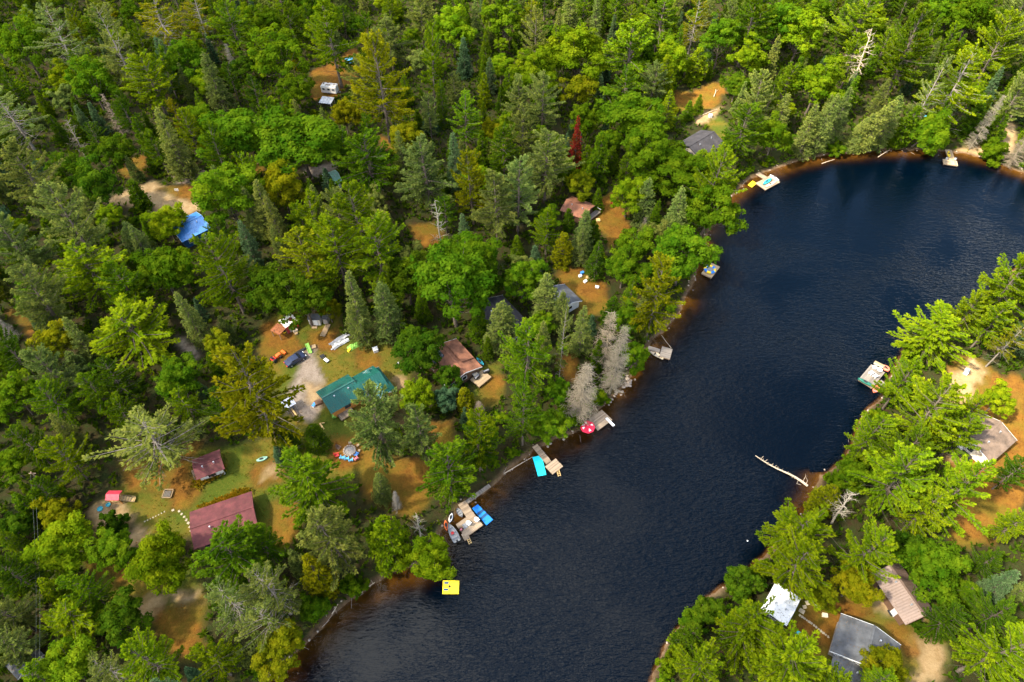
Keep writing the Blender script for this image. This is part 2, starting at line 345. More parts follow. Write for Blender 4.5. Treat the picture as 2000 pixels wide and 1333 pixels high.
def ground_mat():
    m = bpy.data.materials.new('forest_ground'); n, l = nodes(m)
    out = n.new('ShaderNodeOutputMaterial'); b = n.new('ShaderNodeBsdfPrincipled'); b.inputs['Roughness'].default_value = .95; b.inputs['Specular IOR Level'].default_value = .1
    tc = n.new('ShaderNodeTexCoord')
    def noise(s, d=5, r=.6):
        z = n.new('ShaderNodeTexNoise'); z.inputs['Scale'].default_value = s; z.inputs['Detail'].default_value = d; z.inputs['Roughness'].default_value = r
        l.new(tc.outputs['Object'], z.inputs['Vector']); return z.outputs['Fac']
    def rng(v, a, b_, c=0, d=1):
        r = n.new('ShaderNodeMapRange'); r.inputs[1].default_value = a; r.inputs[2].default_value = b_; r.inputs[3].default_value = c; r.inputs[4].default_value = d
        l.new(v, r.inputs[0]); return r.outputs[0]
    def mixc(f, c1, c2):
        x = n.new('ShaderNodeMix'); x.data_type = 'RGBA'
        for i, c in ((6, c1), (7, c2)):
            if isinstance(c, tuple): x.inputs[i].default_value = (*c, 1)
            else: l.new(c, x.inputs[i])
        if isinstance(f, float): x.inputs[0].default_value = f
        else: l.new(f, x.inputs[0])
        return x.outputs[2]
    def mul(a_, b_):
        x = n.new('ShaderNodeMath'); x.operation = 'MULTIPLY'; l.new(a_, x.inputs[0])
        if isinstance(b_, float): x.inputs[1].default_value = b_
        else: l.new(b_, x.inputs[1])
        return x.outputs[0]
    big, mid, fine = noise(.12, 4), noise(.55, 8, .78), noise(3.2, 6, .8)
    f = rng(mid, .38, .62)
    forest = mixc(f, (.034, .022, .009), (.024, .036, .007)); forest = mixc(rng(fine, .5, .75, 0, .35), forest, (.075, .048, .02))
    lawn = mixc(f, (.078, .082, .008), (.140, .090, .012)); lawn = mixc(rng(big, .44, .60), lawn, (.052, .074, .006)); lawn = mixc(rng(fine, .45, .68, 0, .4), lawn, (.15, .12, .018))
    needle = mixc(f, (.105, .042, .007), (.190, .085, .011)); needle = mixc(rng(big, .45, .60, 0, .75), needle, (.095, .080, .007)); needle = mixc(rng(fine, .45, .68, 0, .45), needle, (.25, .125, .022))
    sand = mixc(f, (.26, .165, .072), (.36, .25, .125)); sand = mixc(rng(fine, .5, .8, 0, .4), sand, (.24, .14, .06))
    grav = mixc(f, (.17, .125, .090), (.27, .21, .155)); grav = mixc(rng(fine, .45, .75, 0, .5), grav, (.36, .31, .25))
    za = n.new('ShaderNodeAttribute'); za.attribute_name = 'zone'; sp = n.new('ShaderNodeSeparateColor'); l.new(za.outputs['Color'], sp.inputs[0])
    c = mixc(sp.outputs[0], forest, lawn); c = mixc(sp.outputs[1], c, needle); c = mixc(sp.outputs[2], c, sand); c = mixc(za.outputs['Alpha'], c, grav)
    sh = n.new('ShaderNodeAttribute'); sh.attribute_name = 'shore'
    c = mixc(rng(sh.outputs['Fac'], -1.3, -.2), c, mixc(f, (.075, .045, .022), (.17, .105, .058)))        # bare earth lip of the bank
    bed = mixc(f, (.085, .047, .008), (.150, .084, .015)); bed = mixc(rng(fine, .5, .75, 0, .6), bed, (.16, .075, .018))
    c = mixc(rng(sh.outputs['Fac'], -.2, .5), c, bed)
    l.new(c, b.inputs['Base Color'])
    bp = n.new('ShaderNodeBump'); bp.inputs['Strength'].default_value = .7; bp.inputs['Distance'].default_value = .25
    ad = n.new('ShaderNodeMath'); l.new(mid, ad.inputs[0]); l.new(fine, ad.inputs[1]); l.new(ad.outputs[0], bp.inputs['Height']); l.new(bp.outputs[0], b.inputs['Normal'])
    l.new(b.outputs[0], out.inputs[0]); return m
ground = link('ground', gm, ground_mat()); structure(ground)
# water: one sheet at z = 0 over the lake bed; clear brown (tannin) where shallow, opaque where deep
wet = (SD > -1.4); keep = wet[GF].any(1); used = np.unique(GF[keep]); rm = np.full(nx*ny, -1); rm[used] = np.arange(len(used))
wm = fast_mesh('water', np.column_stack([GP[used], np.zeros(len(used))]), rm[GF[keep]], smooth_=True)
a = wm.attributes.new('depth', 'FLOAT', 'POINT'); a.data.foreach_set('value', np.maximum(-GZ[used], 0).astype(np.float32))
def water_mat():
    m = bpy.data.materials.new('lake_water'); n, l = nodes(m)
    out = n.new('ShaderNodeOutputMaterial'); tc = n.new('ShaderNodeTexCoord')
    mp = n.new('ShaderNodeMapping'); mp.inputs['Rotation'].default_value = (0, 0, math.radians(28)); mp.inputs['Scale'].default_value = (.85, 2.6, 1)
    l.new(tc.outputs['Object'], mp.inputs['Vector'])
    hs = []
    for s, d, k in ((.55, 3, .55), (1.35, 2, .35), (.05, 2, 0)):
        z = n.new('ShaderNodeTexNoise'); z.inputs['Scale'].default_value = s; z.inputs['Detail'].default_value = d; z.inputs['Distortion'].default_value = .6
        l.new(mp.outputs[0] if k else tc.outputs['Object'], z.inputs['Vector']); hs.append((z.outputs['Fac'], k))
    ad = n.new('ShaderNodeMath'); ad.operation = 'MULTIPLY_ADD'; ad.inputs[1].default_value = hs[0][1]; l.new(hs[0][0], ad.inputs[0])
    m2 = n.new('ShaderNodeMath'); m2.operation = 'MULTIPLY'; m2.inputs[1].default_value = hs[1][1]; l.new(hs[1][0], m2.inputs[0]); l.new(m2.outputs[0], ad.inputs[2])
    gust = n.new('ShaderNodeMapRange'); gust.inputs[1].default_value = .35; gust.inputs[2].default_value = .65; gust.inputs[3].default_value = .22; gust.inputs[4].default_value = 1.0
    l.new(hs[2][0], gust.inputs[0])
    bp = n.new('ShaderNodeBump'); bp.inputs['Distance'].default_value = .46; sy = n.new('ShaderNodeSeparateXYZ'); l.new(tc.outputs['Object'], sy.inputs[0]); cal = n.new('ShaderNodeMapRange'); cal.inputs[1].default_value = 95; cal.inputs[2].default_value = 175; cal.inputs[3].default_value = 1.0; cal.inputs[4].default_value = .16; l.new(sy.outputs[1], cal.inputs[0])   # the far cove lies sheltered from the wind
    gm_ = n.new('ShaderNodeMath'); gm_.operation = 'MULTIPLY'; l.new(gust.outputs[0], gm_.inputs[0]); l.new(cal.outputs[0], gm_.inputs[1]); l.new(gm_.outputs[0], bp.inputs['Strength']); l.new(ad.outputs[0], bp.inputs['Height'])
    at = n.new('ShaderNodeAttribute'); at.attribute_name = 'depth'
    ex = n.new('ShaderNodeMath'); ex.operation = 'MULTIPLY'; ex.inputs[1].default_value = -1.0; l.new(at.outputs['Fac'], ex.inputs[0])
    e2 = n.new('ShaderNodeMath'); e2.operation = 'EXPONENT'; l.new(ex.outputs[0], e2.inputs[0])
    tint = n.new('ShaderNodeMix'); tint.data_type = 'RGBA'; tint.inputs[6].default_value = (.14, .075, .020, 1); tint.inputs[7].default_value = (.95, .82, .62, 1); l.new(e2.outputs[0], tint.inputs[0])
    tr = n.new('ShaderNodeBsdfTransparent'); l.new(tint.outputs[2], tr.inputs[0])
    df = n.new('ShaderNodeBsdfDiffuse'); df.inputs[0].default_value = (.00001, .0015, .0040, 1)
    mx = n.new('ShaderNodeMixShader'); l.new(e2.outputs[0], mx.inputs[0]); l.new(df.outputs[0], mx.inputs[1]); l.new(tr.outputs[0], mx.inputs[2])
    gl = n.new('ShaderNodeBsdfGlossy'); gl.inputs['Roughness'].default_value = .03; l.new(bp.outputs[0], gl.inputs['Normal'])
    fr = n.new('ShaderNodeFresnel'); fr.inputs['IOR'].default_value = 1.245; l.new(bp.outputs[0], fr.inputs['Normal'])
    m3 = n.new('ShaderNodeMixShader'); l.new(fr.outputs[0], m3.inputs[0]); l.new(mx.outputs[0], m3.inputs[1]); l.new(gl.outputs[0], m3.inputs[2])
    l.new(m3.outputs[0], out.inputs[0]); return m
water = link('water', wm, water_mat()); structure(water)
# ---------------------------------------------------------------- trees: a few grown specimens of each kind, copied with their own size and colour
def unit(v): return v/np.maximum(np.linalg.norm(v, axis=-1, keepdims=True), 1e-9)
def prisms(P0, P1, R0, R1):
    """three-sided tapered sticks"""
    P0 = np.asarray(P0, float); P1 = np.asarray(P1, float); R0 = np.asarray(R0, float)[:, None]; R1 = np.asarray(R1, float)[:, None]
    d = unit(P1-P0); h = np.where(np.abs(d[:, 2:3]) > .9, [[1., 0, 0]], [[0, 0, 1.]]); a = unit(np.cross(d, h)); b = np.cross(d, a)
    V = []
    for base, r in ((P0, R0), (P1, R1)):
        for k in range(3):
            t = k*2.0944; V.append(base+(a*math.cos(t)+b*math.sin(t))*r)
    V = np.stack(V, 1).reshape(-1, 3); n = len(P0); o = np.arange(n)[:, None]*6
    F = np.concatenate([o+np.array([[0, 1, 4, 3]]), o+np.array([[1, 2, 5, 4]]), o+np.array([[2, 0, 3, 5]])])
    return V, F
def trunk_mesh(name, segs, trunk_pts, radii, n=8):
    V = []; F = []
    for i, (p, r) in enumerate(zip(trunk_pts, radii)):
        for k in range(n):
            t = k*6.2832/n; V.append((p[0]+r*math.cos(t), p[1]+r*math.sin(t), p[2]))
    for i in range(len(trunk_pts)-1):
        for k in range(n): F.append((i*n+k, i*n+(k+1) % n, (i+1)*n+(k+1) % n, (i+1)*n+k))
    V = np.array(V); F = np.array(F)
    if segs:
        P0, P1, R0, R1 = [np.array(x) for x in zip(*segs)]
        V2, F2 = prisms(P0, P1, R0, R1); F = np.concatenate([F, F2+len(V)]); V = np.concatenate([V, V2])
    return fast_mesh(name, V, F)
def blades(pos, dirs, length, width, k, spread, rng, tone, droop=0.0):
    """k narrow needle-bunch faces at every tuft position"""
    n = len(pos); pos = np.repeat(pos, k, 0); dirs = np.repeat(dirs, k, 0); tone = np.repeat(tone, k)
    d = unit(dirs+rng.normal(0, spread, (n*k, 3))); L = length*rng.uniform(.7, 1.25, (n*k, 1)); 
    s = unit(np.cross(d, unit(rng.normal(0, 1, (n*k, 3)))))*width*rng.uniform(.7, 1.2, (n*k, 1))*.5
    b = pos-d*L*.15
    mid = b+d*L*.55
    tip = b+d*L; tip[:, 2] -= droop*L[:, 0]
    V = np.stack([b, mid+s, tip, mid-s], 1).reshape(-1, 3); F = (np.arange(n*k)*4)[:, None]+np.array([[0, 1, 2, 3]])
    t = np.clip(tone+rng.normal(0, .10, n*k), 0, 1)
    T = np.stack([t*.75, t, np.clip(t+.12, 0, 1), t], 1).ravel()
    return V, F, T
def conifer(seed, h, R, zb, step, per, profile, el_lo, el_hi, curve, foliage_from, twig, tuft, blade, spread, k, trunk_r, lean=.0, bare=0, tuft_up=.4, side_droop=0., irregular=.25, patchy=0.0, along=.35):
    rng = np.random.default_rng(seed); TP = []; TD = []; TT = []; segs = []
    bend = rng.normal(0, .25, 2)*lean
    def tx(z): q = (z/h)**2; return np.array([bend[0]*q*h*.06, bend[1]*q*h*.06, z])
    lobes = rng.uniform(0, 6.28, 3); z = zb*h
    while z < h*.985:
        t = (z-zb*h)/(h-zb*h)
        for _ in range(max(2, int(round(per*(1-.35*t)+rng.uniform(-.6, .6))))):
            az = rng.uniform(0, 6.2832)
            lob = 1+irregular*(math.sin(az*2+lobes[0]+t*4)+.7*math.sin(az*3+lobes[1]-t*6))*.6
            L = R*profile(t)*lob*rng.uniform(.72, 1.12)
            if L < .15: continue
            el = el_lo+(el_hi-el_lo)*t+rng.normal(0, .09)
            o = tx(z+rng.uniform(-.5, .5)*step); dh = np.array([math.cos(az), math.sin(az), 0]); dside = np.array([-dh[1], dh[0], 0])
            sw = rng.normal(0, .12)
            def bp(s): return o+dh*L*s*math.cos(el)+dside*sw*L*s*s+np.array([0, 0, L*(math.sin(el)*s+curve*s*s)])
            pts = [bp(s) for s in (0, .35, .7, 1)]
            r = .012*L+.015
            for i in range(3): segs.append((pts[i], pts[i+1], r*(1-i*.3), r*(.7-i*.28)))
            if patchy and rng.random() < patchy*(1-t): continue
            s = foliage_from+rng.uniform(0, .1)
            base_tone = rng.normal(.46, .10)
            while s < 1.0:
                p = bp(s); wl_ = twig*L*(1.05-s)**.6*rng.uniform(.6, 1.15)+tuft*.5
                for sg in (-1, 1):
                    a = sg*rng.uniform(.7, 1.15); td = dh*math.cos(a)+dside*math.sin(a)
                    m = max(1, int(wl_/tuft))
                    for q in range(m):
                        f = (q+.6)/m*wl_
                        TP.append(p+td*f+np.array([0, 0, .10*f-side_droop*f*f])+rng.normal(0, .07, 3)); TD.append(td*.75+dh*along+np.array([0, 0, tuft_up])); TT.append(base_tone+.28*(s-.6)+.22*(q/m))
                s += tuft*.85/max(L, .3)
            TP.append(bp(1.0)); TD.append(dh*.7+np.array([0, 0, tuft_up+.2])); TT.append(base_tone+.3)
        z += step*rng.uniform(.75, 1.25)
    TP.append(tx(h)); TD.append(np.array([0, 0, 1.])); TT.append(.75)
    for _ in range(bare):
        zz = rng.uniform(.10, max(zb, .45))*h; az = rng.uniform(0, 6.28); L = R*rng.uniform(.35, .8); o = tx(zz)
        d = np.array([math.cos(az), math.sin(az), rng.uniform(-.15, .25)]); q = o+d*L*.55; e = q+d*L*.45+rng.normal(0, .12, 3)*L
        segs += [(o, q, .05, .035), (q, e, .035, .012)]
        for _k in range(3):
            w = q+d*L*rng.uniform(0, .35); segs.append((w, w+unit(d+rng.normal(0, .7, 3))*L*.3, .018, .008))
    V, F, T = blades(np.array(TP), unit(np.array(TD)), blade[0], blade[1], k, spread, rng, np.array(TT), droop=.12)
    zz = np.linspace(0, h*.97, 9); tp = [tx(v) for v in zz]; tr = [trunk_r*(1-v/h)**.8*(1.25 if v == 0 else 1)+.02 for v in zz]
    return trunk_mesh('trunk', segs, tp, tr), fast_mesh('crown', V, F, T), h, R
def pine(seed, dense=1.0):
    prof = lambda t: min(1, .62+1.5*t)*(1-t)**.62*1.08+.05
    return conifer(seed, 24., 6.6, .26, 1.02, 5.4*dense, prof, -.02, .80, .12, .14, .125, .36, (.72, .25), .34, 6, .32, lean=1., bare=10, tuft_up=.42, irregular=.36, patchy=.05, along=.95)
def sparse_pine(seed):
    prof = lambda t: min(1, .55+1.6*t)*(1-t)**.6+.05
    return conifer(seed, 24., 6.4, .28, 1.05, 5.4, prof, -.15, .60, .10, .30, .115, .38, (.64, .21), .38, 5, .30, lean=1.2, bare=20, tuft_up=.35, irregular=.42, patchy=.08, along=.9)
def spruce(seed):
    prof = lambda t: (1-t)**.80*(.82+.18*min(1, t*5))+.03
    return conifer(seed, 20., 3.3, .06, .42, 6.5, prof, -.42, .25, .16, .22, .24, .34, (.44, .17), .45, 4, .20, lean=.4, bare=10, tuft_up=-.05, side_droop=.35, irregular=.16, patchy=.05)
def fir(seed):
    prof = lambda t: (1-t)**.92+.02
    return conifer(seed, 11., 1.9, .04, .30, 7, prof, -.05, .55, .10, .12, .30, .26, (.34, .15), .4, 4, .11, lean=.2, tuft_up=.3, irregular=.08)
def cedar(seed):
    prof = lambda t: (1-t)**.62*min(1, .7+1.2*t)+.03
    return conifer(seed, 12., 2.6, .04, .36, 7, prof, -.25, .6, .05, .20, .28, .32, (.40, .20), .6, 5, .15, lean=.4, tuft_up=.25, side_droop=.2, irregular=.2)
def broadleaf(seed, h=15., R=5.2, zc=.60, leaf=.36, nclump=92, per=210):
    rng = np.random.default_rng(seed); rz = h*(1-zc)*.98; rb = h*zc*.62; C = []; CR = []
    while len(C) < nclump:
        v = unit(rng.normal(0, 1, 3)); 
        if v[2] < -.55: continue
        az_ = math.atan2(v[1], v[0]); bump = 1+.20*math.sin(2*az_+seed+2*v[2])+.13*math.sin(3*az_+2.3*seed)+.10*math.sin(7*az_+2*seed+5*v[2])
        rr = rng.uniform(.50, 1.0)*bump
        p = np.array([v[0]*R*rr, v[1]*R*rr, h*zc+v[2]*(rz if v[2] > 0 else rb)*rr*(.94 if v[2] > 0 else 1)])
        C.append(p); CR.append(rng.choice([.09, .12, .15, .19, .25])*rng.uniform(.85, 1.15)*R)
    C = np.array(C); CR = np.array(CR); P = []; D = []; T = []
    for c, r in zip(C, CR):
        m = int(per*(r/(.22*R))**2); v = unit(rng.normal(0, 1, (m, 3))+np.array([0, 0, .55])+unit(c-np.array([0, 0, h*zc]))*.45); rad = rng.uniform(.62, 1.05, (m, 1))
        sub = 1+.22*np.sin(v[:, :1]*7+c[0]*3)*np.sin(v[:, 1:2]*7+c[1]*3)
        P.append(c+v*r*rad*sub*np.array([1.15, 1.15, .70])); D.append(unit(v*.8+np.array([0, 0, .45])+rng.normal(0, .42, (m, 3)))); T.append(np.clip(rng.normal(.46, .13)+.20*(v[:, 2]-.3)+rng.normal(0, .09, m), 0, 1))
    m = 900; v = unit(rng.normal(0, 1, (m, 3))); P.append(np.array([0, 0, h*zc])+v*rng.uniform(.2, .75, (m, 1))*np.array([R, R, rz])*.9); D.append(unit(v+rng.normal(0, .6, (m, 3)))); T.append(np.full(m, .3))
    P = np.concatenate(P); N = np.concatenate(D); T = np.concatenate(T); n = len(P)
    a = unit(np.cross(N, unit(rng.normal(0, 1, (n, 3))))); b = np.cross(N, a); s = leaf*rng.uniform(.5, 1.45, (n, 1))
    V = np.stack([P-a*s*.62, P+b*s*.40, P+a*s*.62, P-b*s*.40], 1).reshape(-1, 3); F = (np.arange(n)*4)[:, None]+np.array([[0, 1, 2, 3]])
    segs = []; fork = np.array([0, 0, h*.28])
    for c in C[::3]:
        q = fork*.5+c*.5+np.array([0, 0, -.06*h]); st = np.array([0, 0, h*rng.uniform(.2, .5)])
        segs += [(st, q, .10, .06), (q, c, .06, .02)]
    zz = np.linspace(0, h*.72, 6); tp = [np.array([.15*math.sin(v*.5+seed), .15*math.cos(v*.4+seed), v]) for v in zz]
    return trunk_mesh('trunk', segs, tp, [.24*(1-v/h)**.9*(1.3 if v == 0 else 1)+.02 for v in zz]), fast_mesh('crown', V, F, np.repeat(T, 4)), h, R
def dead_spruce(seed, h=20., R=3.2, dense=1.0):
    rng = np.random.default_rng(seed); segs = []; tw = []; z = .10*h
    while z < h*.98:
        t = z/h
        for _ in range(int(6*dense+rng.integers(0, 3))):
            az = rng.uniform(0, 6.28); L = R*((1-t)**.75)*rng.uniform(.55, 1.1)+.2; dh = np.array([math.cos(az), math.sin(az), 0.]); el = -.25+.5*t+rng.normal(0, .12)
            o = np.array([0, 0, z+rng.uniform(-.2, .2)])
            def bp(s): return o+dh*L*s+np.array([0, 0, L*(math.sin(el)*s+.12*s*s)])
            tw.append((bp(0), bp(.5), .06, .045)); tw.append((bp(.5), bp(1), .045, .02))
            for s in np.arange(.22, 1, .36/max(L, .5)):
                for sg in (-1, 1):
                    td = unit(dh*.7+sg*np.array([-dh[1], dh[0], 0])*.8+np.array([0, 0, rng.uniform(-.75, .1)])); l_ = rng.uniform(.35, .85)
                    p = bp(s); e = p+td*l_; tw.append((p, e, .034, .016)); tw.append((e-td*l_*.5, e+unit(td+rng.normal(0, .8, 3))*.35, .022, .010))
        z += .42*rng.uniform(.8, 1.2)
    zz = np.linspace(0, h, 8); P0, P1, R0, R1 = [np.array(x) for x in zip(*tw)]; V, F = prisms(P0, P1, R0, R1)
    return trunk_mesh('trunk', None, [(0.0, 0.0, v) for v in zz], [.20*(1-v/h)+.015 for v in zz]), fast_mesh('branches', V, F), h, R
def snag(seed, h=16., R=4.0, n=30):
    rng = np.random.default_rng(seed); tw = []
    for i in range(n):
        z = h*rng.uniform(.25, .98); az = rng.uniform(0, 6.28); L = R*(1.1-z/h*.75)*rng.uniform(.5, 1.1); d = np.array([math.cos(az), math.sin(az), rng.uniform(-.1, .6)]); p = np.array([0, 0, z]); r = .08
        for s in range(4):
            q = p+unit(d)*L/4; tw.append((p, q, r, r*.7)); r *= .7; d = d+rng.normal(0, .28, 3)
            for _ in range(2):
                e = q+unit(d+rng.normal(0, .8, 3))*L*rng.uniform(.12, .32); tw.append((q, e, r*.6, r*.25)); tw.append((e, e+unit(d+rng.normal(0, .9, 3))*L*.14, r*.35, r*.15))
            p = q
    zz = np.linspace(0, h, 8); P0, P1, R0, R1 = [np.array(x) for x in zip(*tw)]; V, F = prisms(P0, P1, R0, R1)
    return trunk_mesh('trunk', None, [(.1*math.sin(v), .1*math.cos(v*.8), v) for v in zz], [.26*(1-v/h)**.8+.02 for v in zz]), fast_mesh('branches', V, F), h, R
KINDS = {
 'P': [pine(11), pine(12), pine(13, 1.1), pine(14), pine(15, 1.15), pine(16), pine(17, .9), pine(18, 1.2), pine(19)], 'Q': [sparse_pine(21), sparse_pine(22), sparse_pine(23), sparse_pine(24)],
 'S': [spruce(31), spruce(32), spruce(33), spruce(34)], 'F': [fir(41), fir(42), fir(43)], 'C': [cedar(51), cedar(52), cedar(53)],
 'B': [broadleaf(61), broadleaf(62), broadleaf(63, nclump=110), broadleaf(64, nclump=74), broadleaf(66, h=16.5, nclump=90), broadleaf(67, R=4.6, nclump=80), broadleaf(65, zc=.54, nclump=70)],
 'D': [dead_spruce(71, dense=.42), dead_spruce(72, dense=.5)], 'N': [snag(81), snag(82, n=38)], 'U': [broadleaf(91, 3.2, 1.9, .45, .24, 34, 120), broadleaf(92, 3.0, 2.1, .42, .24, 40, 120)],
}
NAMES = {'P': 'white_pine', 'Q': 'thinning_pine', 'S': 'spruce_tree', 'F': 'young_fir', 'C': 'cedar_tree', 'B': 'broadleaf_tree', 'D': 'dead_spruce', 'N': 'bare_snag', 'U': 'leafy_shrub'}
WORDS = {'P': 'bushy white pine', 'Q': 'grey-limbed thin pine', 'S': 'slender spruce', 'F': 'pointed young fir', 'C': 'feathery cedar', 'B': 'round-crowned broadleaf tree', 'D': 'dead spruce full of twigs', 'N': 'bare branching snag', 'U': 'low leafy shrub'}
GROUPS = {'P': 'white pines in the woods', 'Q': 'thinning pines in the woods', 'S': 'spruces in the woods', 'F': 'young firs in the woods', 'C': 'cedars in the woods', 'B': 'broadleaf trees in the woods', 'D': 'dead spruces', 'N': 'bare snags', 'U': 'shrubs along banks and clearings'}
CROWN = {'P': .72, 'Q': .68, 'S': .95, 'F': .97, 'C': .96, 'B': .72, 'D': .92, 'N': .80, 'U': .85}
RATIO = {'P': 1.25, 'Q': 1.3, 'S': 2.9, 'F': 2.8, 'C': 2.2, 'B': 1.02, 'D': 3.0, 'N': 1.6, 'U': .8}
TINT = {'g': (.066, .120, .004), 'y': (.110, .164, .004), 'o': (.140, .150, .004), 'b': (.068, .118, .046), 'd': (.046, .088, .004), 's': (.120, .150, .030), 'l': (.096, .160, .005),
        'r': (.19, .036, .014), 'w': (.225, .18, .12), 'k': (.19, .155, .12), 'v': (.44, .38, .29)}
TWORD = {'g': 'mid-green', 'y': 'yellow-green', 'o': 'olive-gold', 'b': 'blue-green', 'd': 'dark green', 's': 'silvery green', 'l': 'fresh green', 'r': 'rust-red', 'w': 'pale bleached', 'k': 'grey-brown', 'v': 'whitish'}
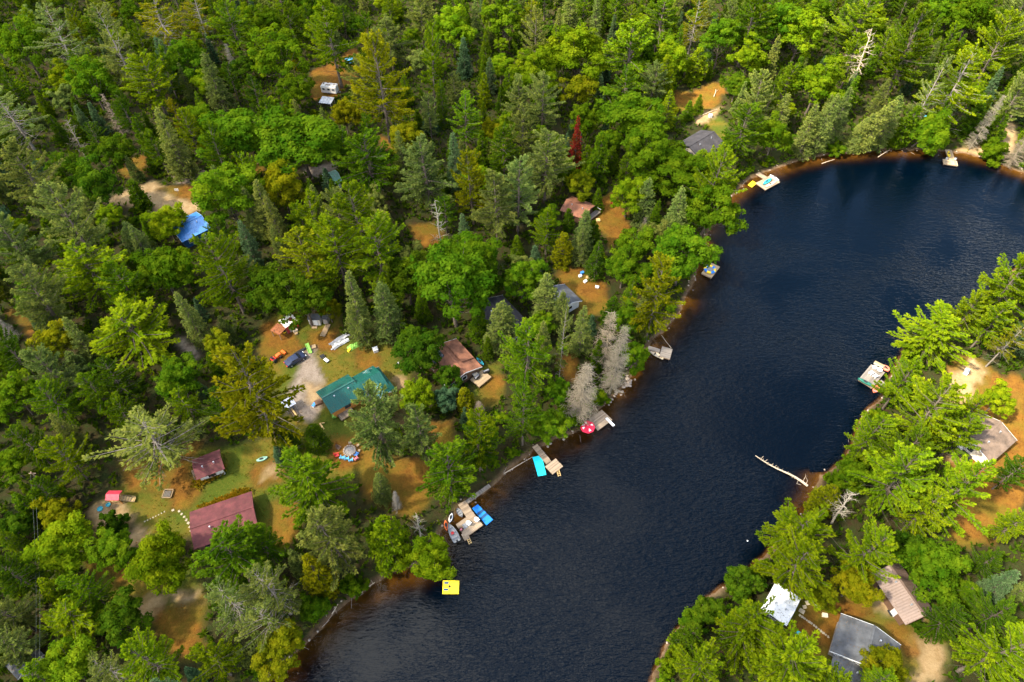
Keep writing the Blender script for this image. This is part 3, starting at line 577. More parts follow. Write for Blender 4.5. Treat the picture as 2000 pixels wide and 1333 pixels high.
# kind, crown centre x y in the photo, crown width, [crown length], colour  (photo pixels; distance comes from the ground under it)
TREES = """
B 35 75 80 - g;Q 112 65 100 125 s;Q 223 75 95 150 s;Q 310 35 110 90 o;P 450 45 80 100 l;Q 382 15 60 - o;B 170 150 75 - g;B 125 148 50 - y;Q 18 215 100 110 s;D 215 215 24 85 k;F 162 232 27 75 b;F 187 225 24 70 b
N 143 265 45 80 k;F 313 103 30 75 b;P 292 150 90 110 y;B 362 115 65 - g;S 417 152 54 125 s;D 450 112 20 65 k;S 332 270 62 150 s;F 287 290 22 80 g;B 390 235 60 - g;B 460 260 110 110 g;B 230 290 60 - d;B 120 330 60 - d
P 55 335 100 - s;P 135 430 115 - s;B 185 350 75 - d;C 265 378 40 70 g;B 440 375 105 - g;B 322 430 66 70 y;S 487 405 42 110 s;P 645 65 112 145 y;B 515 35 60 - g;B 535 100 95 - g;F 757 18 30 50 g;P 760 75 90 90 s
P 742 150 122 180 o;P 705 150 60 - s;P 840 110 62 130 y;B 885 50 70 - y;P 822 25 60 - s;F 906 105 32 80 b;F 948 95 30 75 g;F 968 117 18 38 g;B 985 30 60 - g;B 577 170 64 66 g;B 585 270 145 130 g;B 672 220 48 - o
P 715 310 122 130 g;P 835 330 112 140 s;P 908 225 70 100 l;P 890 170 42 - s;P 920 350 80 130 o;F 838 235 34 45 b;F 817 230 22 40 g;B 962 255 40 - o;N 857 430 46 105 v;F 640 350 28 60 b;B 550 362 75 - o;P 612 432 90 - y
P 700 425 110 - l;S 512 400 56 130 s;B 790 270 60 - o;P 970 390 96 130 s;P 985 290 72 - g;P 1047 70 60 110 s;S 1115 20 46 90 s;P 1230 95 128 130 y;B 1125 100 98 110 y;B 1047 140 75 - y;P 1060 190 70 110 s;P 1015 190 60 - s
P 1290 40 100 90 g;Q 1358 38 65 90 o;B 1410 70 70 - g;P 1470 25 90 - g;B 1465 105 60 - y;B 1313 110 58 - y;C 1362 122 44 72 y;B 1235 215 118 110 g;F 1171 175 26 68 b;F 1184 243 20 58 b;F 1117 245 17 44 b;F 1126 272 26 104 r
F 1106 285 16 60 b;B 1130 170 60 - o;S 1307 207 38 82 y;C 1297 145 40 - y;P 1020 255 70 - s;P 1067 310 100 130 s;P 1012 372 92 - s;C 1170 300 46 110 g;B 1135 360 48 - o;B 1268 280 85 - g;B 1302 322 116 90 g;P 1450 250 90 110 g
P 1482 190 70 - s;S 1372 312 50 62 y;B 1408 315 50 - y;P 1392 350 100 - l;B 1398 402 88 - g;B 1228 375 62 - y;S 1263 385 46 100 s;S 1327 408 52 110 s;D 1257 442 20 50 k;S 1140 442 46 95 s;F 1167 385 28 52 g;C 1098 480 42 80 o
B 1520 45 80 - g;B 1565 60 78 - y;P 1680 40 90 100 l;P 1780 82 96 150 g;N 1692 105 75 125 v;P 1668 110 60 - y;Q 1875 150 110 150 y;P 1950 88 90 - y;Q 1820 170 52 130 s;N 1800 205 32 70 k;B 1900 28 70 - g;B 1850 12 60 - g;P 1990 22 70 - s
S 1582 245 46 110 s;S 1612 235 46 130 s;S 1642 218 46 120 s;S 1688 250 44 90 s;S 1716 235 54 130 s;S 1738 228 44 110 s;S 1675 272 36 52 s;B 1598 155 78 - y;F 1560 135 32 64 g;F 1608 123 18 38 b;S 1513 108 34 90 s;S 1528 215 44 90 s
B 1512 262 62 - g;C 1773 240 42 100 g;B 1830 258 66 - g;C 1842 222 40 - g;D 1932 228 30 110 w;C 1905 228 42 74 d;C 1948 248 36 70 d;P 1986 185 62 - s;N 1990 205 30 50 v;D 1993 290 42 62 w;U 1940 305 46 - g;U 1638 298 30 - g
P 25 475 92 - s;P 180 530 148 130 y;P 75 575 100 140 s;S 257 462 56 92 s;B 315 530 96 110 g;P 435 520 110 160 y;P 482 540 60 - s;P 262 645 165 130 y;B 105 672 70 - o;P 98 720 90 - s;P 105 782 90 110 g;B 25 768 75 - g
P 185 762 72 - g;P 228 745 80 - d;Q 290 852 175 150 s;B 345 740 80 - g;F 391 757 22 40 b;P 494 760 172 230 o;D 8 640 30 60 k;B 420 668 46 - o;P 125 890 82 - y;P 600 505 118 130 o;P 655 485 108 - y;P 735 480 112 - l
S 690 590 58 165 s;S 752 595 66 140 s;B 795 540 80 - d;B 880 545 138 - g;B 915 500 90 - g;B 818 680 90 92 d;F 935 620 42 84 g;S 978 625 70 112 s;P 738 815 116 165 s;P 820 835 80 120 s;B 815 768 64 - y;B 872 774 42 - b;C 910 778 38 60 o
B 878 735 42 - d;P 938 852 76 120 y;D 936 795 26 34 k;S 612 848 56 70 d;S 560 855 50 70 d;F 543 882 26 44 b;F 908 812 22 44 b;B 535 560 88 - d;B 640 602 42 - o;B 590 580 88 - d;P 1030 690 106 150 l;P 1022 800 78 120 l;P 875 920 116 130 g
Q 1100 650 34 140 s;S 1138 635 48 112 s;D 1135 755 72 140 w;D 1190 655 58 130 w;D 1205 695 60 150 w;C 1170 690 28 70 g;S 1068 572 62 112 s;F 1047 500 30 58 b;F 1010 480 30 58 g;B 1020 540 70 - g;S 1137 475 42 84 s;S 1165 500 42 84 d
B 1220 520 60 - g;P 1282 572 108 160 o;S 1258 602 46 112 s;B 1335 490 96 - g;B 1235 475 68 - g;B 1225 622 54 - g;B 1240 695 50 - g;B 1090 760 48 - g;U 1170 778 38 - g;U 1112 812 46 - g;B 1070 830 66 - l;P 1830 650 148 120 y
P 1975 550 118 150 y;P 1898 605 64 - y;P 1765 745 80 - y;P 1820 800 118 - y;P 1702 850 88 - y;P 1772 880 100 - g;P 1942 625 70 - y;B 1952 778 54 - y;P 1898 800 62 - y;P 1878 848 74 - y;P 1850 835 60 - y;F 1345 212 26 44 g;F 1366 200 22 40 g;S 1098 600 44 96 s;Q 1985 650 60 110 o
B 15 905 60 - g;P 85 960 62 - g;B 110 1000 58 - o;B 115 1065 102 100 y;B 15 1030 60 - d;U 220 1018 48 - d;B 222 1072 74 - g;B 310 1092 98 112 y;P 452 1082 152 150 g;Q 452 1180 112 - s;P 30 1125 90 - d;P 15 1200 80 - s;P 20 1262 80 - s;P 75 1325 80 - l
P 165 1150 90 - g;P 140 1215 108 100 y;B 235 1210 80 - d;B 120 1300 98 - l;P 290 1290 108 - y;Q 210 1305 80 - s;P 415 1290 90 - y;P 610 940 156 150 g;P 645 1040 130 150 s;S 740 945 44 74 s;D 770 975 22 44 k;P 935 872 80 - g
C 755 1050 88 125 y;B 838 1095 76 78 y;N 815 1022 44 56 v;P 515 1060 80 - g;C 615 1120 60 105 o;Q 530 1150 108 - s;Q 522 1205 100 - s;B 612 1190 50 - g;U 690 1145 48 - g;B 545 1270 84 - o
P 1465 1225 128 - y;P 1370 1300 100 - y;C 1350 1240 56 - d;B 1390 1190 50 - d;B 1455 1140 56 - d;P 1560 1040 138 120 y;P 1560 1098 112 - y;P 1690 1075 110 - y;P 1760 930 128 - y;P 1870 955 128 - y;P 1800 1000 90 - y
C 1615 970 54 80 o;B 1668 925 58 - g;N 1655 985 66 90 v;B 1778 1075 64 - d;B 1825 1105 98 - g;P 1985 1020 66 - y;P 1980 920 62 - d;S 1890 1160 88 80 g;P 1850 1210 80 - d;P 1940 1200 90 - d;P 1950 1270 128 - y;B 1735 1300 66 - o
P 1720 1335 70 - y;P 1478 1250 90 - y;P 1545 1292 148 - y;B 1612 1170 48 - o;B 1670 1140 68 - o;U 1794 1220 26 - d;P 1930 1095 60 - d;P 1630 1345 90 - y
"""
CLEAR = []          # places nothing may be grown on: (centre, half-size)
SPOTS = []          # x, y, half-width of every tree placed
LAND = []           # landmarks for the labels, filled by the buildings part
PLANTED = []
def plant(kind, x, y, wm_, h, tint, seedv, hue=0.0):
    rng = random.Random(seedv); tm, cm, h0, R0 = KINDS[kind][rng.randrange(len(KINDS[kind]))]
    z = terr(x, y)-.05
    e = link(NAMES[kind], None, loc=(x, y, max(z, -.3)), rz=rng.uniform(0, 6.28)); e.empty_display_size = .5
    e.scale = (wm_/(2*R0), wm_/(2*R0)*rng.uniform(.92, 1.08), h/h0)
    if kind not in 'DN': e.rotation_euler[0] = rng.gauss(0, .02); e.rotation_euler[1] = rng.gauss(0, .02)
    else: e.rotation_euler[0] = rng.gauss(0, .03); e.rotation_euler[1] = rng.gauss(0, .03)
    c = TINT[tint]; j = rng.uniform(.82, 1.2); hx = rng.uniform(-.11, .11)
    colr = (c[0]*j*(1+hx), c[1]*j, c[2]*j*(1-hx), 1)
    t = link('trunk', tm, M_BARK, e); b = rng.uniform(.8, 1.2)
    t.color = (.105*b, .082*b, .062*b, 1) if kind not in 'DN' else colr
    if kind in 'Q': t.color = (.22*b, .185*b, .15*b, 1)
    if kind in 'DN':
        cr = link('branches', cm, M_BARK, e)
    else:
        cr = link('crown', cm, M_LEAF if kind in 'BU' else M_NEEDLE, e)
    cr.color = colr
    SPOTS.append((x, y, wm_/2)); PLANTED.append((e, kind, tint, h, x, y))
    return e
def place_from_photo():
    k = 0
    for row in TREES.replace('\n', ';').split(';'):
        f = row.split()
        if len(f) != 6: continue
        kind, px, py, w, l_, tint = f[0], float(f[1]), float(f[2]), float(f[3]), f[4], f[5]
        k += 1; zc = 12.0; h = 20.0; wmt = 8.0
        for _ in range(6):
            p = W(px, py, zc); s = ppm(p); wmt = w/s*1.12
            dist = math.hypot(p[0], p[1]); sp = dist/math.hypot(dist, CAM_H-zc); cp = math.sqrt(1-sp*sp)
            if l_ == '-': hc = wmt*RATIO[kind]
            else: hc = max((float(l_)/s-wmt*.5*cp)/sp, wmt*.5)
            h = min(hc/CROWN[kind], 31); g = max(terr(p[0], p[1]), 0)
            zc = g+h*(1-CROWN[kind]*(.5 if kind in 'PQBU' else .42))
        x_, y_ = p[0], p[1]
        for _ in range(12):                                    # a trunk never stands in the water: step back onto the bank
            s0 = water_sd([(x_, y_)])[0]
            if s0 < -.9: break
            gxx = water_sd([(x_+.6, y_)])[0]-water_sd([(x_-.6, y_)])[0]; gyy = water_sd([(x_, y_+.6)])[0]-water_sd([(x_, y_-.6)])[0]; q = math.hypot(gxx, gyy) or 1
            x_ -= gxx/q*.9; y_ -= gyy/q*.9
        e = plant(kind, x_, y_, wmt, h, tint, 1000+k)
        mv_ = math.hypot(p[0]-x_, p[1]-y_)
        if mv_ > .5:                                           # ... and leans out over it
            an = min(mv_/max(zc, 3), .55); ax = Vector((-(p[1]-y_), p[0]-x_, 0)).normalized()
            e.rotation_euler = (Matrix.Rotation(an, 3, ax)@e.rotation_euler.to_matrix()).to_euler()
# ---------------------------------------------------------------- paints
BLUE = pm('blue_sheet_metal', (.045, .20, .50), .35, .06, .6, .1, spec=.5); DBLUE = pm('dark_blue_siding', (.010, .060, .15), .6, .1)
GREEN = pm('green_sheet_metal', (.008, .082, .060), .38, .10, .5, .1, spec=.5)
REDROOF = pm('red_shingles', (.120, .030, .030), .85, .34, .55, bump=.5); BLACKROOF = pm('charcoal_shingles', (.045, .040, .042), .9, .34, .55, bump=.5)
GREYROOF = pm('grey_shingles', (.080, .082, .085), .85, .34, .55, bump=.4); RUSTROOF = pm('rust_brown_shingles', (.26, .105, .055), .88, .34, .55, bump=.4)
BROWNMETAL = pm('brown_sheet_metal', (.165, .110, .082), .5, .12, .5, .1); TANROOF = pm('tan_brown_shingles', (.135, .092, .064), .85, .34, .55, bump=.4)
WHITEP = pm('white_paint', (.66, .65, .62), .6, .08); CREAM = pm('cream_siding', (.62, .56, .47), .7, .1); LOG = pm('orange_log_wall', (.50, .20, .045), .6, .22, 1.5, bump=.4)
BROWNW = pm('brown_siding', (.13, .070, .040), .75, .2); REDW = pm('red_siding', (.33, .030, .030), .7, .15); GREYW = pm('weathered_siding', (.26, .23, .20), .8, .2)
GLASS = pm('window_glass', (.02, .025, .03), .08, .1, spec=.7); DARK = pm('black_plastic', (.018, .018, .020), .5, .3); STEEL = pm('bare_steel', (.50, .51, .53), .35, .25, 3, .55)
PLANKS = plank_mat('dock_boards', (.40, .29, .185), (.20, .14, .085)); GREYPLANKS = plank_mat('weathered_boards', (.25, .21, .165), (.125, .105, .085)); PALEPLANKS = plank_mat('new_boards', (.44, .32, .18), (.28, .19, .10))
BEAM = pm('dock_beam', (.23, .155, .095), .8, .25); RUST = pm('rusted_sheet', (.30, .105, .040), .85, .4, 2, .1)
RUSTWHITE = pm('peeling_white_roof', (.70, .66, .60), .7, .1, 1.2, col2=(.66, .60, .52)); ROCKM = pm('shore_rock', (.36, .28, .205), .9, .3, 2.5, bump=.8, bscale=6)
ORANGE = pm('orange_plastic', (.78, .14, .020), .4, .1); REDP = pm('red_plastic', (.62, .030, .028), .45, .1); BLUEP = pm('blue_plastic', (.045, .22, .55), .45, .1); LBLUE = pm('pale_blue_plastic', (.10, .40, .62), .5, .1)
YELLOW = pm('yellow_foam', (.86, .60, .015), .6, .08); TURQ = pm('turquoise_foam', (.012, .66, .76), .6, .05); MATBLUE = pm('blue_foam', (.010, .20, .68), .55, .06); TEAL = pm('teal_plastic', (.03, .36, .42), .45, .15)
PINK = pm('pink_fabric', (.60, .18, .20), .8, .15); WHITEPL = pm('white_plastic', (.82, .82, .80), .4, .05); CANOEG = pm('canoe_green', (.010, .105, .070), .4, .15); SALMON = pm('salmon_plastic', (.72, .20, .11), .45, .12)
CREAMPL = pm('cream_hull', (.68, .56, .38), .5, .12); ALU = pm('dull_aluminium', (.42, .41, .38), .45, .2, 2, .5); GREYPL = pm('grey_plastic', (.22, .22, .23), .5, .2); LIME = pm('lime_tarp', (.20, .42, .06), .6, .15)
UMBRED = pm('red_canopy', (.62, .012, .045), .8, .08); CARPAINT = pm('navy_car_paint', (.022, .030, .062), .22, .1, spec=.6); RUBBER = pm('rubber', (.02, .02, .02), .8, .2); MINT = pm('mint_paint', (.26, .48, .36), .6, .15)
ROPE = pm('rope', (.42, .34, .24), .9, .1); WOODY = pm('yellow_lumber', (.62, .40, .15), .7, .2); ASH = pm('grey_ash', (.26, .23, .20), .95, .3, 5); WIRE = pm('weathered_cable', (.085, .095, .075), .6, .1)
LITTER = pm('fallen_needles', (.13, .080, .035), .9, .3)
# ---------------------------------------------------------------- buildings
def slope_part(name, L, y0, z0, y1, z1, mat, parent, rib=0.0, x0=0.0, thick=.10):
    mb = MB(); dy, dz = y1-y0, z1-z0; s = math.hypot(dy, dz); nyv, nz = -dz/s, dy/s
    if nz < 0: nyv, nz = -nyv, -nz
    P = []
    for x in (-L/2+x0, L/2+x0):
        for (y, z) in ((y0, z0), (y1, z1)): P += [(x, y, z), (x, y-nyv*thick, z-nz*thick)]
    mb.add(P, [(0, 4, 6, 2), (1, 3, 7, 5), (0, 2, 3, 1), (4, 5, 7, 6), (0, 1, 5, 4), (2, 6, 7, 3)])
    if rib:
        n = int(L/rib)
        for i in range(n+1):
            x = -L/2+x0+.03+i*(L-.06)/n; w = .035; h = .05; P = []
            for (y, z) in ((y0, z0), (y1, z1)): P += [(x-w, y, z), (x+w, y, z), (x+w*.5, y+nyv*h, z+nz*h), (x-w*.5, y+nyv*h, z+nz*h)]
            mb.add(P, [(0, 4, 7, 3), (1, 2, 6, 5), (3, 7, 6, 2), (0, 3, 2, 1), (4, 5, 6, 7)])
    return mb.build(name, mat, parent)
def window_part(parent, c, w, h, axis_, trim=WHITEP):
    """a framed window on a wall; axis_ = 'x' wall runs along x"""
    d = (w, .06, h) if axis_ == 'x' else (.06, w, h)
    p = MB().box(c, d).build('window', GLASS, parent); mb = MB()
    for sx in (-1, 1):
        if axis_ == 'x': mb.box((c[0]+sx*(w/2+.045), c[1], c[2]), (.09, .10, h+.18)); mb.box((c[0], c[1], c[2]+sx*(h/2+.045)), (w, .10, .09))
        else: mb.box((c[0], c[1]+sx*(w/2+.045), c[2]), (.10, .09, h+.18)); mb.box((c[0], c[1], c[2]+sx*(h/2+.045)), (.10, w, .09))
    mb.build('frame', trim, p); return p
def door_part(parent, c, w, h, axis_, mat):
    d = (w, .07, h) if axis_ == 'x' else (.07, w, h)
    p = MB().box((c[0], c[1], c[2]+h/2), d).build('door', mat, parent)
    q = (c[0]+w*.38, c[1]-.07, c[2]+1.0) if axis_ == 'x' else (c[0]-.07, c[1]+w*.38, c[2]+1.0)
    MB().box(q, (.05, .06, .12)).build('handle', STEEL, p); return p
def gable(name, label, r0, r1, width, wall, rise, roof, walls, trim=WHITEP, rib=0.0, over=.45, wins=1, door=WHITEP, chimney=False, z_add=0.0, land=None, cat='cabin'):
    c = G((r0[0]+r1[0])/2, (r0[1]+r1[1])/2, wall+rise); zg = c[2]-wall-rise
    a = W(*r0, c[2]); b = W(*r1, c[2])
    if b[0] < a[0]: a, b = b, a
    L = (b-a).length; ang = math.atan2(b[1]-a[1], b[0]-a[0]); Lw = L-2*over
    t = thing(name, label, cat, (c[0], c[1], zg+z_add), ang)
    x, y = Lw/2, width/2
    MB().add([(-x,-y,-.4),(x,-y,-.4),(x,y,-.4),(-x,y,-.4),(-x,-y,wall),(x,-y,wall),(x,y,wall),(-x,y,wall),(-x,0,wall+rise-.12),(x,0,wall+rise-.12)],
             [(0,1,5,4),(2,3,7,6),(1,2,6,9,5),(3,0,4,8,7),(0,3,2,1),(4,5,9,8),(6,7,8,9)]).build('wall', walls, t)
    e = y+over; ze = wall-over*rise/y
    for s in (-1, 1):
        r = slope_part('roof', L, 0, wall+rise, s*e, ze, roof, t, rib)
        if s < 0:
            MB().box((0, 0, wall+rise+.04), (L+.04, .34, .07)).build('ridge_cap', roof, r)
    for s in (-1, 1):
        mb = MB()
        for q in (-1, 1):
            l_ = math.hypot(e, wall+rise-ze); mb.box((s*(L/2+.03), q*e/2, (wall+rise+ze)/2-.10), (.05, l_, .20), rx=-q*math.atan2(wall+rise-ze, e))
        mb.build('fascia', trim, t)
    n = max(1, int(Lw/3.2))*wins
    for i in range(n):
        xx = -x+Lw*(i+.5)/n
        if i == n//2 and n > 1 and door: door_part(t, (xx, -y-.04, 0), .9, 2.0, 'x', door)
        else: window_part(t, (xx, -y-.03, wall*.58), min(1.1, Lw/n*.5), wall*.36, 'x', trim)
    for s in (-1, 1): window_part(t, (s*(x+.03), 0, wall*.60), 1.0, wall*.36, 'y', trim)
    lm = MB()
    for k_ in range(150):                                       # needles and cones fallen on the roof
        q_ = random.choice((-1, 1)); u_ = random.random()**.7; xx = random.uniform(-L/2, L/2); yy = q_*e*u_; zz_ = wall+rise+(ze-wall-rise)*u_+(.075 if rib else .02); a_ = random.uniform(0, 3.14); l_ = random.uniform(.03, .085); w_ = l_*.4; sl = -q_*(wall+rise-ze)/e
        dx_, dy_ = math.cos(a_)*l_, math.sin(a_)*l_; ex, ey = -math.sin(a_)*w_, math.cos(a_)*w_
        lm.add([(xx+p_, yy+r_, zz_+sl*r_) for p_, r_ in ((-dx_-ex, -dy_-ey), (dx_-ex, dy_-ey), (dx_+ex, dy_+ey), (-dx_+ex, -dy_+ey))], [(0, 1, 2, 3)])
    lm.build('needle_litter', LITTER, t, kind='stuff')
    for k_ in range(2): MB().lathe([(.10, 0), (.10, .45), (.16, .45), (.14, .55)], 9).build('roof_vent', STEEL, t, (Lw*(-.22+.5*k_), -width*.16, wall+rise*.62))
    if chimney:
        MB().box((L*.2, width*.15, wall+rise*.9), (.5, .5, 1.3)).build('chimney', GREYW, t)
    CLEAR.append((c[0], c[1], max(L, width)*.52+.6)); LAND.append((land or label, c[0], c[1]))
    return t, L, width
def quad_shed(name, label, px, zf, zb, roof, walls, cat='shed', rib=0.0, open_=False, thick=.09, land=None):
    """mono-pitch roof given by its photo corners: front-left, front-right, back-right, back-left at heights zf (front) and zb (back)"""
    g = G(sum(p[0] for p in px)/4, sum(p[1] for p in px)/4, (zf+zb)/2); zg = g[2]-(zf+zb)/2
    q = [W(p[0], p[1], zg+z) for p, z in zip(px, (zf, zf, zb, zb))]
    f = ((q[1]-q[0])+(q[2]-q[3]))/2; ang = math.atan2(f[1], f[0]); cx = sum((p for p in q), Vector())/4
    L = math.hypot(f[0], f[1]); d = ((q[3]-q[0])+(q[2]-q[1]))/2; Wd = abs(-math.sin(ang)*d[0]+math.cos(ang)*d[1])
    t = thing(name, label, cat, (cx[0], cx[1], zg), ang)
    slope_part('roof', L, -Wd/2, zf, Wd/2, zb, roof, t, rib, thick=thick)
    x, y = L/2-.15, Wd/2-.15; k = (zb-zf)/Wd*.15+.11
    if open_:
        for sx in (-1, 1):
            for sy in (-1, 1): MB().box((sx*x, sy*y, (zf if sy < 0 else zb)/2-.1), (.12, .12, (zf if sy < 0 else zb)-.02)).build('post', walls, t)
    else:
        MB().add([(-x,-y,-.3),(x,-y,-.3),(x,y,-.3),(-x,y,-.3),(-x,-y,zf+.02-.11+k*.3),(x,-y,zf+.02-.11+k*.3),(x,y,zb-k),(-x,y,zb-k)], [(0,1,5,4),(1,2,6,5),(2,3,7,6),(3,0,4,7),(0,3,2,1),(4,5,6,7)]).build('wall', walls, t)
    CLEAR.append((cx[0], cx[1], max(L, Wd)*.55)); 
    if land: LAND.append((land, cx[0], cx[1]))
    return t, L, Wd
gable('garage', 'garage with bright blue metal roof and dark blue wall beside sandy driveway', (337,448), (394,421), 7.2, 2.9, 1.25, BLUE, DBLUE, WHITEP, rib=.45, cat='garage', land='the blue-roofed garage')
gable('cabin', 'long low cabin under dark red shingle roof, flowers along its wall', (372,1032), (495,990), 6.4, 2.4, .75, REDROOF, BROWNW, REDROOF, land='the long red-roofed cabin')
small, sl, sw = gable('cabin', 'small white-walled cabin with dark red roof and brown side porch', (377,914), (431,893), 3.7, 2.3, .6, REDROOF, WHITEP, REDROOF, land='the small white-walled cabin')
A1, L1, W1 = gable('cabin', 'log cabin with green metal roof and orange log walls', (629,778), (692,743), 5.6, 2.7, 1.35, GREEN, LOG, GREEN, rib=.45, land='the green-roofed log cabin')
mbx = MB()
for sx, L_, w_, x_, y_, r_, wl_ in ((1, 6.0, 5.4, L1/2+2.2, -1.0, 1.2, 2.6),):
    w = MB(); x, y = L_/2-.3, w_/2
    w.add([(-x,-y,-.4),(x,-y,-.4),(x,y,-.4),(-x,y,-.4),(-x,-y,wl_),(x,-y,wl_),(x,y,wl_),(-x,y,wl_),(-x,0,wl_+r_-.12),(x,0,wl_+r_-.12)], [(0,1,5,4),(2,3,7,6),(1,2,6,9,5),(3,0,4,8,7),(0,3,2,1)])
    w.v = [(a+x_, b+y_, c) for a, b, c in w.v]; w.build('wing_wall', LOG, A1)
    for s in (-1, 1): slope_part('wing_roof', L_, y_, wl_+r_, y_+s*(y+.45), wl_-.2, GREEN, A1, .45, x0=x_)
    for i in (0, 1): window_part(A1, (x_-1.3+2.4*i, y_-y-.03, 1.55), .9, .9, 'x', LOG)
gable('cabin', 'narrow green-roofed wing set crosswise behind the log cabin', (717,722), (752,768), 4.0, 2.6, .9, GREEN, LOG, WHITEP, rib=.45, door=None, land='the crosswise green wing')
R1_, Lr, Wr = gable('house', 'rust-brown shingled house with wooden deck and grey patched roof corner', (858,672), (908,728), 7.4, 2.6, 1.15, RUSTROOF, BROWNW, WHITEP, cat='house', land='the rust-brown house')
MB().box((-Lr*.34, -Wr*.28, 3.22), (3.2, 2.6, .05), rx=.30, tone=.5).build('roof_patch', GREYROOF, R1_)
MB().box((-Lr*.1, Wr*.34, 3.26), (Lr*.62, Wr*.42, .06), rx=-.30).build('roof_overlay', RUSTROOF, R1_)
gable('house', 'house with charcoal roof mostly hidden under tall spruces', (950,583), (1012,650), 7.5, 2.6, 1.3, BLACKROOF, GREYW, land='the charcoal-roofed house', cat='house')
gable('cabin', 'slate grey roofed cabin with white porch gable beside bare orange yard', (1083,558), (1117,591), 5.0, 2.5, 1.1, GREYROOF, WHITEP, land='the slate-roofed cabin')
gable('cabin', 'cabin with faded brown roof and dark railed deck above orange clearing', (1106,390), (1153,408), 5.6, 2.5, 1.0, RUSTROOF, BROWNW, BROWNW, land='the faded brown cabin')
gable('cabin', 'black-roofed cabin on a bright lawn below felled trunks', (1346,286), (1395,257), 7.6, 2.5, 1.5, BLACKROOF, GREYW, DARK, land='the black-roofed cabin')
gable('cottage', 'cottage with pale green roof and white trim half hidden by trees', (634,345), (660,337), 4.6, 2.4, .9, MINT, WHITEP, land='the pale green cottage', cat='cottage')
gable('house', 'wide house with tan-brown roof dappled by pine shade', (1905,868), (1956,824), 7.0, 2.7, 1.2, TANROOF, CREAM, WHITEP, land='the tan-roofed house', cat='house')
gable('house', 'broad house with dark grey shingle roof and lower rear annex', (1709,1222), (1689,1298), 8.2, 2.7, 1.5, GREYROOF, GREYW, WHITEP, cat='house', land='the dark grey house')
gable('annex', 'pale grey roofed annex joined to the dark grey house', (1668,1293), (1655,1352), 4.6, 2.3, .7, GREYROOF, GREYW, WHITEP, cat='annex', land='the grey annex')
gable('cabin', 'long narrow cabin with ribbed brown metal roof beside sandy deck', (1737,1103), (1806,1202), 4.8, 2.6, 1.3, BROWNMETAL, BROWNW, BROWNW, rib=.42, land='the brown metal-roofed cabin')
gable('cabin', 'low cabin with bright white roof under pines by the water', (1503,1160), (1552,1193), 4.6, 2.3, .45, WHITEP, GREYW, WHITEP, land='the white-roofed cabin')
gable('shed', 'grey-roofed shed in deep shade beside leaning trunks', (28,1272), (54,1300), 3.4, 2.2, .7, GREYROOF, GREYW, GREYW, cat='shed', land='the shaded grey shed')
# sheds
t, L, Wd = quad_shed('shed', 'red shed with peeling white sheet roof', [(558,641),(582,625),(567,612),(543,627)], 2.2, 2.6, RUSTWHITE, REDW, land='the little red shed')
door_part(t, (-L*.12, -Wd/2+.09, 0), .9, 1.85, 'x', GREYW)
MB().lathe([(.75, -.03), (.75, .03), (.6, .05)], 18).build('round_table_top', REDP, t, (L*.25, -Wd/2+.02, 1.15)).rotation_euler = (1.5708, 0, 0)
mb = MB()
for i in range(14): mb.add([(random.uniform(-.1, 1.3), random.uniform(-.5, .5), 0) for _ in range(5)], [(0, 1, 2), (0, 2, 3), (0, 3, 4)])
mb.v = [(a*.7+L*.05, b*1.1-.1, 2.405+.133*(b*1.1-.1)+.012) for a, b, c in mb.v]; mb.build('rust_patch', RUST, t)
t, L, Wd = quad_shed('lean_to', 'open woodshed with rusty sheet roof against the red shed', [(544,656),(558,642),(543,630),(529,644)], 1.9, 2.1, RUST, BEAM, 'shed', rib=.35, open_=True)
t, L, Wd = quad_shed('shed', 'garden shed with grey roof and white front panel', [(599,625),(624,626),(626,613),(602,612)], 1.9, 2.5, GREYROOF, CREAM)
MB().box((0, -Wd/2+.06, .95), (1.6, .10, 1.5)).build('door', WHITEP, t); MB().box((0, -Wd/2-.45, .08), (1.1, .8, .16)).build('step', PALEPLANKS, t)
t, L, Wd = quad_shed('shed', 'tiny grey shed behind the garden shed', [(627,624),(641,625),(640,611),(631,610)], 1.8, 2.2, GREYROOF, GREYW)
t, L, Wd = quad_shed('lean_to', 'open shelter roofed with silvery metal sheets by an old camper', [(623,201),(647,204),(652,191),(629,188)], 2.0, 2.3, STEEL, GREYW, 'shelter', rib=.9, open_=True, land='the old camper')
# old camper trailer
p = G(646, 181); a = pxang(646, 181, 20, 2); t = thing('camper_trailer', 'old white camper trailer with stained roof on orange clearing', 'trailer', p, a)
MB().box((0, 0, 1.55), (4.8, 2.4, 2.1), bev=.18).build('body', RUSTWHITE, t)
for x in (-1.5, .1, 1.5): window_part(t, (x, -1.22, 1.7), .7, .5, 'x', STEEL)
mb = MB()
for i in range(7): mb.box((random.uniform(-2, 2), random.uniform(-.9, .9), 2.62), (random.uniform(.3, 1.0), random.uniform(.15, .5), .03), random.uniform(0, 3))
mb.build('roof_stain', BROWNW, t)
for s in (-1, 1): MB().lathe([(.33, -.1), (.35, 0), (.33, .1)], 14).build('wheel', RUBBER, t, (0, s*1.1, .34)).rotation_euler = (1.5708, 0, 0)
MB().path([(2.4, .5, .5), (3.3, 0, .5), (2.4, -.5, .5)], .05).build('hitch', STEEL, t)
CLEAR.append((p[0], p[1], 3)); LAND.append(('the old camper', p[0], p[1]))
